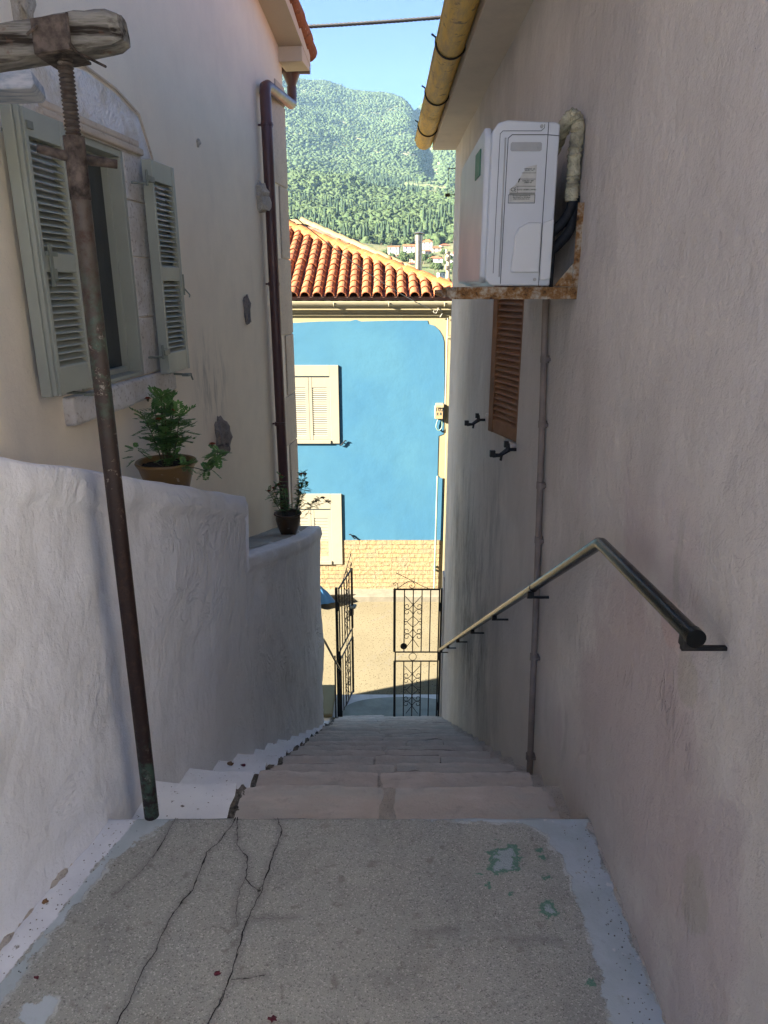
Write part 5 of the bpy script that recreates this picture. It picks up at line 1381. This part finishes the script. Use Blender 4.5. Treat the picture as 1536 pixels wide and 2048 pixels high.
mb = MB(); mb.grid(16, 16, lambda u, v: (px0 + .108 * (2 * u - 1) * math.sqrt(1 - .5 * (2 * v - 1) ** 2), py0 + .108 * (2 * v - 1) * math.sqrt(1 - .5 * (2 * u - 1) ** 2), pz0 + .143 + .008 * nz(u, v, 0, 9))); mb.build('soil', M['soil'], pot)
fol = MB(); stm = MB(); cz = pz0 + .14; cc = Vector((px0 + .005, py0, cz))
def bush(stm, fol, base, top, n, L, rng, spread=1.0, w_=.0045, t0=.25):
    base, top = Vector(base), Vector(top); mid = base.lerp(top, .5) + Vector((rng.uniform(-.01, .01), rng.uniform(-.01, .01), 0))
    sp = smoothpath([base, mid, top], 6); stm.tube(sp, [.0032 * (1 - .6 * i / len(sp)) for i in range(len(sp))], 5)
    for i in range(n):
        t = t0 + (1 - t0) * (i / max(1, n - 1)); p = sp[min(len(sp) - 1, int(t * (len(sp) - 1)))]; a = rng.uniform(0, 2 * math.pi)
        d = Vector((math.cos(a), math.sin(a), rng.uniform(-.15, .8) + (1.2 if t > .92 else 0))); compound(fol, p, d, L * rng.uniform(.7, 1.15) * spread, rng, w_)
for (dx, dy, h, n) in ((0, 0, .30, 26), (.04, .02, .25, 22), (-.035, .01, .25, 22), (.02, -.03, .27, 20), (.07, -.01, .22, 18), (-.065, -.02, .21, 18), (.02, .04, .22, 12), (-.01, .03, .28, 12)):
    bush(stm, fol, cc + Vector((dx * .25, dy * .25, 0)), cc + Vector((dx * 1.05, dy, h)), n, .066, rp_, w_=.0058, t0=.35)
for (dx, dy, h, n) in ((.02, 0, .09, 12), (-.02, .0, .10, 12), (.05, -.02, .06, 10)): bush(stm, fol, cc, cc + Vector((dx, dy, h)), n, .04, rp_, w_=.004)
stm.tube(smoothpath([cc + Vector((-.01, -.02, .0)), cc + Vector((-.06, -.05, .045)), cc + Vector((-.10, -.06, .085))], 5), .0018, 5)
for i in range(9): a = rp_.uniform(0, 6.28); compound(fol, cc + Vector((-.105 + .02 * math.cos(a), -.06, .065 + .03 * math.sin(a))), (math.cos(a) - .3, math.sin(a) * .5, rp_.uniform(-.6, .5)), .035, rp_, .004)
rg = smoothpath([cc + Vector((.05, -.05, .0)), cc + Vector((.13, -.07, .01)), cc + Vector((.20, -.08, .0)), cc + Vector((.235, -.08, .05)), cc + Vector((.24, -.08, .09))], 6); stm.tube(rg, .0019, 5)
for i in range(26): p = rg[rp_.randint(11, len(rg) - 1)]; a = rp_.uniform(0, 6.28); compound(fol, p, (math.cos(a), math.sin(a), rp_.uniform(-.9, .9)), .050, rp_, .006)
for i in range(12): a = rp_.uniform(0, 6.28); compound(fol, cc + Vector((.095, -.075, .02)), (math.cos(a), math.sin(a), rp_.uniform(-1.0, .9)), .045, rp_, .0045)
stm.build('stems', M['stem'], pot); fol.build('foliage', M['leaf'], pot)
for q in ((-.05, -.02, .295), (.0, -.06, .215), (.055, -.02, .245)): flower(pot, cc + Vector(q), .016, rp_, M['petal'])
flower(pot, cc + Vector((.222, -.085, .115)), .015, rp_, M['petal'])
# second pot
qx, qy = -.728, 5.12; qz = ptop(5.12) + .004
pot2 = thing('flowerpot', 'small dark brown pot of leggy red marigolds on the lower ledge by the downpipe', 'potted plant', (qx, qy, qz))
mb = MB(); mb.lathe([(0, 0), (.058, 0), (.064, .02), (.082, .07), (.094, .12), (.092, .148), (.099, .156), (.106, .163), (.103, .172), (.092, .17), (.084, .15), (0, .15)], qx, qy, qz, 40); autosmooth(mb.build('pot', M['pot2'], pot2), 45)
mb = MB(); mb.lathe([(.0, .156), (.084, .152)], qx, qy, qz, 20); mb.build('soil', M['soil'], pot2)
fol = MB(); stm = MB(); cc = Vector((qx, qy, qz + .15)); rp2 = random.Random(5)
tips = [(-.03, -.05, .315), (-.09, -.05, .22), (-.125, -.06, .20), (-.055, -.03, .24), (-.01, .02, .17), (.145, -.04, .325), (.12, -.05, .33), (.155, -.04, .26), (.115, -.03, .25)]
for k, tp in enumerate(tips):
    b0_ = cc + Vector((tp[0] * .25 + (.03 if tp[0] > 0 else 0), tp[1] * .3, 0)); bush(stm, fol, b0_, cc + Vector(tp), 24, .040, rp2, w_=.0028, t0=.3)
for a_ in (.0, 1.0, 2.0):
    tgt = [Vector((.275, -.05, .155)), Vector((.315, -.05, .125)), Vector((.225, -.05, .13))][int(a_)]
    sp = smoothpath([cc + Vector((.05, -.02, .0)), cc + Vector((.13, -.04, .0 + .05 * a_)), cc + tgt * .75, cc + tgt], 6); stm.tube(sp, .0016, 5)
    for i in range(26):
        p = sp[rp2.randint(8, len(sp) - 1)]; a = rp2.uniform(0, 6.28); compound(fol, p, (math.cos(a), math.sin(a) * .6, rp2.uniform(-.3, .9)), .026, rp2, .0016)
stm.build('stems', M['stem'], pot2); fol.build('foliage', M['leaf'], pot2)
for tp in tips[:4] + tips[5:]: flower(pot2, cc + Vector(tp) + Vector((0, 0, .008)), .0175, rp2, M['petal'])
for tp in ((.275, -.05, .155), (.318, -.05, .125), (.225, -.05, .13), (.105, -.05, .235)): flower(pot2, cc + Vector(tp), .015, rp2, M['petal'])

# fallen petals and leaves
def petal(p, r, mat, label, cat, seed, name='fallen_petal'):
    rn = random.Random(seed); mb = MB(); n = 12; p = Vector(p)
    vs = [p + Vector((0, 0, .006))]; 
    for k in range(n):
        a = 2 * math.pi * k / n; rr = r * (1 + .35 * rn.uniform(-1, 1)); vs.append(p + Vector((rr * math.cos(a), rr * .7 * math.sin(a), .003 + .004 * rn.random())))
    for k in range(n): q_ = vs[1 + k]; vs.append(Vector((q_.x, q_.y, q_.z - .0015)))
    mb.add(vs, [(0, 1 + k, 1 + (k + 1) % n) for k in range(n)] + [(1 + k, 1 + n + k, 1 + n + (k + 1) % n, 1 + (k + 1) % n) for k in range(n)])
    tag(mb.build(name, mat), label, cat, 'petals and leaves fallen on the paving')
petal(ground(545, 2040), .010, M['petal_dark'], 'crimson petal at the bottom edge of the landing, largest of the fallen petals', 'petal', 1)
petal(ground(435, 1949), .008, M['petal_dark'], 'crimson petal beside the long crack on the landing', 'petal', 2)
petal(ground(74, 1957), .006, M['petal_dark'], 'nearly black petal beside the blue grey margin on the left', 'petal', 3)
petal(ground(91, 1805), .010, M['dry_leaf'], 'round dry brown leaf lying on the white painted edge', 'leaf', 4, 'fallen_leaf')
petal(ground(365, 1614, -.148), .006, M['rock'], 'dark crumb on the first whitewashed step margin', 'debris', 6, 'fallen_leaf')
petal(ground(486, 1531, -.485), .012, M['petal_dark'], 'red flower head on the third whitewashed step margin', 'petal', 7)
petal(ground(461, 1529, -.485), .020, M['dry_leaf'], 'crumpled dry leaf in the corner of the third white step margin', 'leaf', 8, 'fallen_leaf')

gm = MB(); rgx = random.Random(31)
for i in range(420):
    e = rgx.random()
    if e < .45: y = rgx.uniform(.9, 1.83); x = RX - .02 - abs(rgx.gauss(0, .035))
    elif e < .8: y = rgx.uniform(.9, 1.83); x = wall_x(y) + .03 + abs(rgx.gauss(0, .05))
    else: y = rgx.uniform(.9, 1.83); x = rgx.uniform(-.8, .6)
    r = rgx.uniform(.0008, .0028); z = lz(x, y); a = rgx.uniform(0, 6); p = [(x + r * rgx.uniform(.6, 1.3) * math.cos(a + t), y + r * rgx.uniform(.6, 1.3) * math.sin(a + t), z) for t in (0, 1.6, 3.1, 4.7)]
    gm.add(p + [(x, y, z + r * 1.1)], [(0, 1, 4), (1, 2, 4), (2, 3, 4), (3, 0, 4), (3, 2, 1, 0)])
for i in range(16):
    for _ in range(10 if i < 6 else 5):
        y = edges[i] + rgx.uniform(.01, .10); x = rgx.choice((rgx.uniform(-.8, .6), RX - .04 - abs(rgx.gauss(0, .03)), -.53 + rgx.gauss(0, .04))); x = max(x, wall_x(y) + .04); z = levels[i] + .004; r = rgx.uniform(.0012, .004)
        gm.add([(x - r, y, z), (x, y - r, z), (x + r, y, z), (x, y + r, z), (x, y, z + r)], [(0, 1, 4), (1, 2, 4), (2, 3, 4), (3, 0, 4), (3, 2, 1, 0)])
struct(gm.build('grit', M['joint']), 'grit and crumbs of plaster strewn on the paving', 'stuff')
# ================================================================== LANDSCAPE
rk_ = [0, 14, 60, 120, 250, 350, 450, 520, 600, 800, 1100, 1300, 1800, 2300, 2600, 2900, 4200]
ek_ = [0, 0, 0, 0, .3, 1.3, 2.3, 3.0, 3.9, 5.4, 7.1, 7.2, 9.4, 12.2, 13.7, 13.6, 8.0]
def tz(x, y):
    r = math.hypot(x, y)
    if r < 30: return -3.42
    az = math.degrees(math.atan2(x, y))
    e = float(np.interp(r, rk_, ek_))
    if r > 500 and abs(az) < 60: e *= 1 - .0125 * (az + 5.5) * min(1, (r - 500) / 900)
    if abs(az) > 60: e *= max(.2, 1 - (abs(az) - 60) / 60)
    h = r * math.tan(R(e)) 
    k = max(0, min(1, (r - 140) / 600)); kk = max(0, min(1, (r - 900) / 1200))
    h += k * 9 * fbm(x, y, 1, 1 / 130, 4) + kk * 16 * fbm(x, y, 4, 1 / 520, 4) - kk * 12 * max(0, 1 - abs(mnoise.noise(Vector((x / 330 + .4, y / 900, 2)))) * 5)
    # shaded gully on the right shoulder of the mountain
    if r > 1500: h -= 38 * math.exp(-((az - 2.6 - (2500 - r) * .0012) / .55) ** 2) * min(1, (r - 1500) / 400)
    # nearer spur on the left
    if 850 < r < 1400: h += 12 * math.exp(-((r - 1060) / 90) ** 2) * max(0, min(1, (2 - az) / 5))
    b = max(0, min(1, (r - 30) / 60)); return -3.42 * (1 - b) + (EYE - 5.0 * max(0, 1 - r / 300) + h) * b
rads = [0.5, 15, 30, 45, 70, 100, 150, 200, 250] + list(np.arange(290, 1400, 22)) + list(np.arange(1400, 3050, 32)) + [3150, 3300, 3600, 4200]
azs = list(np.arange(-180, -16, 6)) + list(np.arange(-16, 13, .35)) + list(np.arange(13, 180, 6))
mb = MB(); vs = []; na = len(azs)
for r in rads:
    for a in azs: x, y = r * math.sin(R(a)), r * math.cos(R(a)); vs.append((x, y, tz(x, y) if r > 1 else -3.42))
fs = [(j * na + i, j * na + (i + 1) % na, (j + 1) * na + (i + 1) % na, (j + 1) * na + i) for j in range(len(rads) - 1) for i in range(na)]
mb.add(vs, fs); struct(mb.build('hills', M['hill'], smooth=True), 'mountainside rising behind the village')

def ico(sub, seed, sx, sy, sz_, rough):
    bm = bmesh.new(); bmesh.ops.create_icosphere(bm, subdivisions=sub, radius=1)
    V = []; 
    for v in bm.verts:
        p = v.co; d = 1 + rough * fbm(p.x + seed * 3.1, p.y, p.z, 1.5, 3) + rough * .5 * nz(p.x, p.y + seed, p.z, 4)
        V.append((p.x * sx * d, p.y * sy * d, p.z * sz_ * d))
    Fc = [[q.index for q in f.verts] for f in bm.faces]; bm.free(); return np.array(V, np.float32), np.array(Fc, np.int32)
def scatter(name, mat, items, variants, label):
    Vs = []; Fs = []; o = 0
    for (x, y, z, s, sz_, a, k) in items:
        V, Fc = variants[k]; ca, sa = math.cos(a), math.sin(a)
        W = np.empty_like(V); W[:, 0] = x + s * (V[:, 0] * ca - V[:, 1] * sa); W[:, 1] = y + s * (V[:, 0] * sa + V[:, 1] * ca); W[:, 2] = z + sz_ * V[:, 2]
        Vs.append(W); Fs.append(Fc + o); o += len(V)
    V = np.concatenate(Vs); Fc = np.concatenate(Fs); me = bpy.data.meshes.new(name)
    me.vertices.add(len(V)); me.vertices.foreach_set('co', V.ravel()); me.loops.add(Fc.size); me.loops.foreach_set('vertex_index', Fc.ravel())
    me.polygons.add(len(Fc)); me.polygons.foreach_set('loop_start', np.arange(0, Fc.size, 3, dtype=np.int32)); me.polygons.foreach_set('loop_total', np.full(len(Fc), 3, np.int32))
    me.update(calc_edges=True); me.materials.append(mat); o_ = bpy.data.objects.new(name, me); COL.objects.link(o_); o_['kind'] = 'stuff'; o_['label'] = label; return o_
rt = random.Random(11); broad = [ico(2, k, 1, 1, .85, 1.1) for k in range(5)] ; lowp = [ico(1, k, 1, 1, .85, .9) for k in range(5)]
items_b = []; items_n = []; items_c = []
N = 0
while N < 52000:
    az = rt.uniform(-11.5, 8.5); r = math.sqrt(rt.uniform(540 ** 2, 2980 ** 2)); x, y = r * math.sin(R(az)), r * math.cos(R(az)); N += 1
    cl = mnoise.noise(Vector((x / 160, y / 210, 7))) + .5 * mnoise.noise(Vector((x / 50, y / 60, 3)))
    dry = math.exp(-((az - 3.0) / 2.2) ** 2 - ((r - 1330) / 260) ** 2) * 1.15
    if cl + dry * .95 > .62 and rt.random() < .85: continue
    z = tz(x, y)
    cyp = (r < 860 and mnoise.noise(Vector((x / 90, y / 90, 1))) > .02 and rt.random() < .22) or (1150 < r < 1480 and abs(az - .6) < 2.0 and rt.random() < .55)
    if cyp: h = rt.uniform(5, 15); items_c.append((x, y, z + h * .42, h * .105, h * .55, rt.uniform(0, 6), rt.randrange(4)))
    else:
        s = rt.uniform(1.6, 5.0) * (1 + .35 * mnoise.noise(Vector((x / 70, y / 70, 5)))) * (1.05 if r > 1300 else .8); (items_n if r < 1250 else items_b).append((x, y, z + s * .45, s, s * rt.uniform(.8, 1.15), rt.uniform(0, 6), rt.randrange(5)))
for i in range(6000):  # denser low belt
    az = rt.uniform(-11.5, 8.5); r = rt.uniform(540, 1150); x, y = r * math.sin(R(az)), r * math.cos(R(az)); z = tz(x, y)
    if r < 840 and mnoise.noise(Vector((x / 90, y / 90, 1))) > .02 and rt.random() < .22: h = rt.uniform(4, 12); items_c.append((x, y, z + h * .42, h * .10, h * .55, rt.uniform(0, 6), rt.randrange(4)))
    else: s = rt.uniform(2.0, 4.2); items_n.append((x, y, z + s * .45, s, s * rt.uniform(.8, 1.1), rt.uniform(0, 6), rt.randrange(5)))
cyps = [ico(2, k + 9, 1, 1, 1, .28) for k in range(4)]
scatter('forest', M['forest'], items_n, broad, 'green scrubby woodland on the lower slopes')
scatter('forest', M['forest'], items_b, lowp, 'dense woodland covering the upper mountainside')
scatter('cypress_wood', M['cypress'], items_c, cyps, 'belts of dark upright cypresses above the village')

# village
VH = [(776.6, 799, 492, 511, 2, 0, 'flat'), (807, 829, 488, 507, 2, 1, 'gable'), (844.6, 866, 478, 503, 3, 0, 'hip'), (863, 882, 492, 507, 2, 2, 'hip'), (880, 899, 487, 500, 2, 2, 'hip'),
      (847, 862, 499, 511, 1, 2, 'hip'), (857, 886, 512, 531, 2, 1, 'hip'), (790, 808, 508, 517, 1, 2, 'hip'), (792, 809, 518, 530, 1, 1, 'hip'), (767, 782, 510, 518, 1, 0, 'hip'),
      (814.5, 831, 524, 535, 1, 0, 'hip'), (819, 831, 513, 523, 1, 2, 'hip'), (728.6, 741, 494, 502, 1, 1, 'flat'), (901, 911, 504, 520, 2, 1, 'hip'), (876, 889, 546, 553, 1, 1, 'flat')]
VL = ['tall pale village house with low orange roof, left of the steel flue', 'village house with a white gable end, just left of the flue', 'tallest village house, three storeys, right of the flue top',
      'small white village house right below the tallest one', 'village house with hipped orange roof at the upper right of the village', 'low village house with orange roof under the tallest house',
      'wide white village house with three dark upper windows and orange roof', 'low orange roofed village house below the tall pale cube house', 'small white village house with orange roof close above the tiled ridge', 'leftmost low orange roof of the village',
      'orange roofed village house touching the left side of the flue near the tiles', 'pale village house half hidden by the left edge of the flue', 'small grey white building alone at the far left among the trees', 'pale village house at the corner of the right wall', 'small white outbuilding low beside the utility post']
taken = []
for (x0, x1, yt, yb, st_, mt, kind), lb in zip(VH, VL):
    xc = (x0 + x1) / 2; rr = ray(xc, yb); el = math.degrees(math.atan2(rr[2], math.hypot(rr[0], rr[1])))
    rd = float(np.interp(el, ek_[4:10], rk_[4:10])); cx_, cy_, cz_ = at(xc, yb, rd); wd = abs(at(x1, yb, rd)[0] - at(x0, yb, rd)[0]); ht = at(xc, yt, rd)[2] - cz_
    taken.append((cx_, cy_, wd)); g_z = tz(cx_, cy_)
    h = thing('village_house', lb, 'house', (cx_, cy_, g_z), 'houses of the hillside village')
    wm_ = [M['far_wall'], M['far_wall2'], M['far_wall3']][mt]; rh_ = ht * .25 if kind != 'flat' else ht * .10; hh = ht - rh_; dp_ = wd * .8; an = R(random.Random(int(xc)).uniform(-22, 22))
    def T(x, y, z): return (cx_ + x * math.cos(an) - y * math.sin(an), cy_ + dp_ / 2 + x * math.sin(an) + y * math.cos(an), cz_ + z)
    mb = MB(); mb.box(-wd / 2, wd / 2, -dp_ / 2, dp_ / 2, min(-1, g_z - cz_ - 1), hh, T)
    if kind == 'gable': mb.prism([(-dp_ / 2, hh), (dp_ / 2, hh), (0, ht * .98)], -wd / 2, wd / 2, lambda a, b, d: T(d, a, b))
    mb.build('wall', wm_, h)
    mb = MB(); e = wd * .05
    if kind == 'hip': mb.add([T(-wd / 2 - e, -dp_ / 2 - e, hh), T(wd / 2 + e, -dp_ / 2 - e, hh), T(wd / 2 + e, dp_ / 2 + e, hh), T(-wd / 2 - e, dp_ / 2 + e, hh), T(-wd * .15, 0, ht), T(wd * .15, 0, ht)], [(0, 1, 5, 4), (1, 2, 5), (2, 3, 4, 5), (3, 0, 4), (3, 2, 1, 0)])
    elif kind == 'gable': mb.add([T(-wd / 2 - e, -dp_ / 2 - e, hh), T(wd / 2 + e, -dp_ / 2 - e, hh), T(wd / 2 + e, dp_ / 2 + e, hh), T(-wd / 2 - e, dp_ / 2 + e, hh), T(-wd / 2 - e, 0, ht), T(wd / 2 + e, 0, ht)], [(0, 1, 5, 4), (2, 3, 4, 5)])
    else: mb.box(-wd / 2 - e, wd / 2 + e, -dp_ / 2 - e, dp_ / 2 + e, hh + .01, ht, T)
    mb.build('roof', M['far_roof'] if kind != 'flat' or wd > 6 else M['far_wall2'], h)
    nw = 3 if wd > 8 else 2
    for s in range(st_):
        for k in range(nw):
            wx_ = -wd / 2 + wd * (k + .5) / nw; zc = hh * (s + .55) / st_; ww, wh = wd * .07, min(hh / st_ * .28, .8)
            mb = MB(); mb.box(wx_ - ww, wx_ + ww, -dp_ / 2 - .06, -dp_ / 2 + .05, zc - wh, zc + wh, T); mb.build('window', M['far_window'], h)
# trees of the village
def tree_proto():
    t = thing('tree', 'round green tree among the village houses', 'tree', (0, 0, 0), 'trees among the village houses')
    mb = MB(); mb.tube([(0, 0, -1), (.1, 0, 1.6), (.0, .1, 3)], [.28, .2, .12], 6)
    for a in (0, 2, 4): mb.tube([(0, 0, 1.8), (math.cos(a) * 1.0, math.sin(a) * 1.0, 3.2)], [.12, .05], 5)
    mb.build('trunk', M['trunk'], t)
    mb = MB(); r_ = random.Random(2)
    for k in range(150):
        a, b, c = r_.uniform(0, 6.28), r_.uniform(-.6, 1.2), r_.uniform(.55, 1) * 2.3; p = Vector((c * math.cos(a) * math.cos(b), c * math.sin(a) * math.cos(b), 3.3 + c * .85 * math.sin(b)))
        s = r_.uniform(.35, .6); V, Fc = lowp[k % 5]; mb.add([p + Vector(tuple(float(q) for q in vv)) * s for vv in V], [tuple(int(q) for q in f) for f in Fc])
    mb.build('crown', M['forest'], t); return t
proto = tree_proto(); spots = []; rv = random.Random(17); tries = 0
while len(spots) < 150 and tries < 9000:
    tries += 1; az = rv.uniform(-7.5, 6.5); r = rv.uniform(300, 585); x, y = r * math.sin(R(az)), r * math.cos(R(az))
    if any(abs(x - a) < w2 * .8 and -14 < y - b < 6 for a, b, w2 in taken): continue
    if any((x - a) ** 2 + (y - b) ** 2 < 9 for a, b in spots): continue
    spots.append((x, y))
for i, (x, y) in enumerate(spots):
    s = rv.uniform(.45, 1.0)
    if i == 0: o = proto
    else:
        o = proto.copy(); COL.objects.link(o)
        for ch in list(proto.children): c = ch.copy(); COL.objects.link(c); c.parent = o
    o.location = (x, y, tz(x, y)); o.scale = (s, s, s * rv.uniform(.85, 1.25)); o.rotation_euler = (0, 0, rv.uniform(0, 6.28))

# ================================================================== HAZE
hz = MB().box(-2600, 2600, -300, 4300, -20, 900).build('haze', None) if False else None
hm = bpy.data.materials.new('haze_air'); hm.use_nodes = True; hn = hm.node_tree; hn.nodes.clear()
ho = hn.nodes.new('ShaderNodeOutputMaterial'); hv = hn.nodes.new('ShaderNodeVolumePrincipled'); hv.inputs['Color'].default_value = (.42, .68, 1.0, 1); hv.inputs['Density'].default_value = .00006; hv.inputs['Anisotropy'].default_value = .2
hn.links.new(hv.outputs[0], ho.inputs['Volume'])
mb = MB(); mb.box(-1500, 1500, -40, 3120, -60, 780); hz = mb.build('haze', hm); hz['kind'] = 'stuff'; hz['label'] = 'thin bluish haze over the valley'
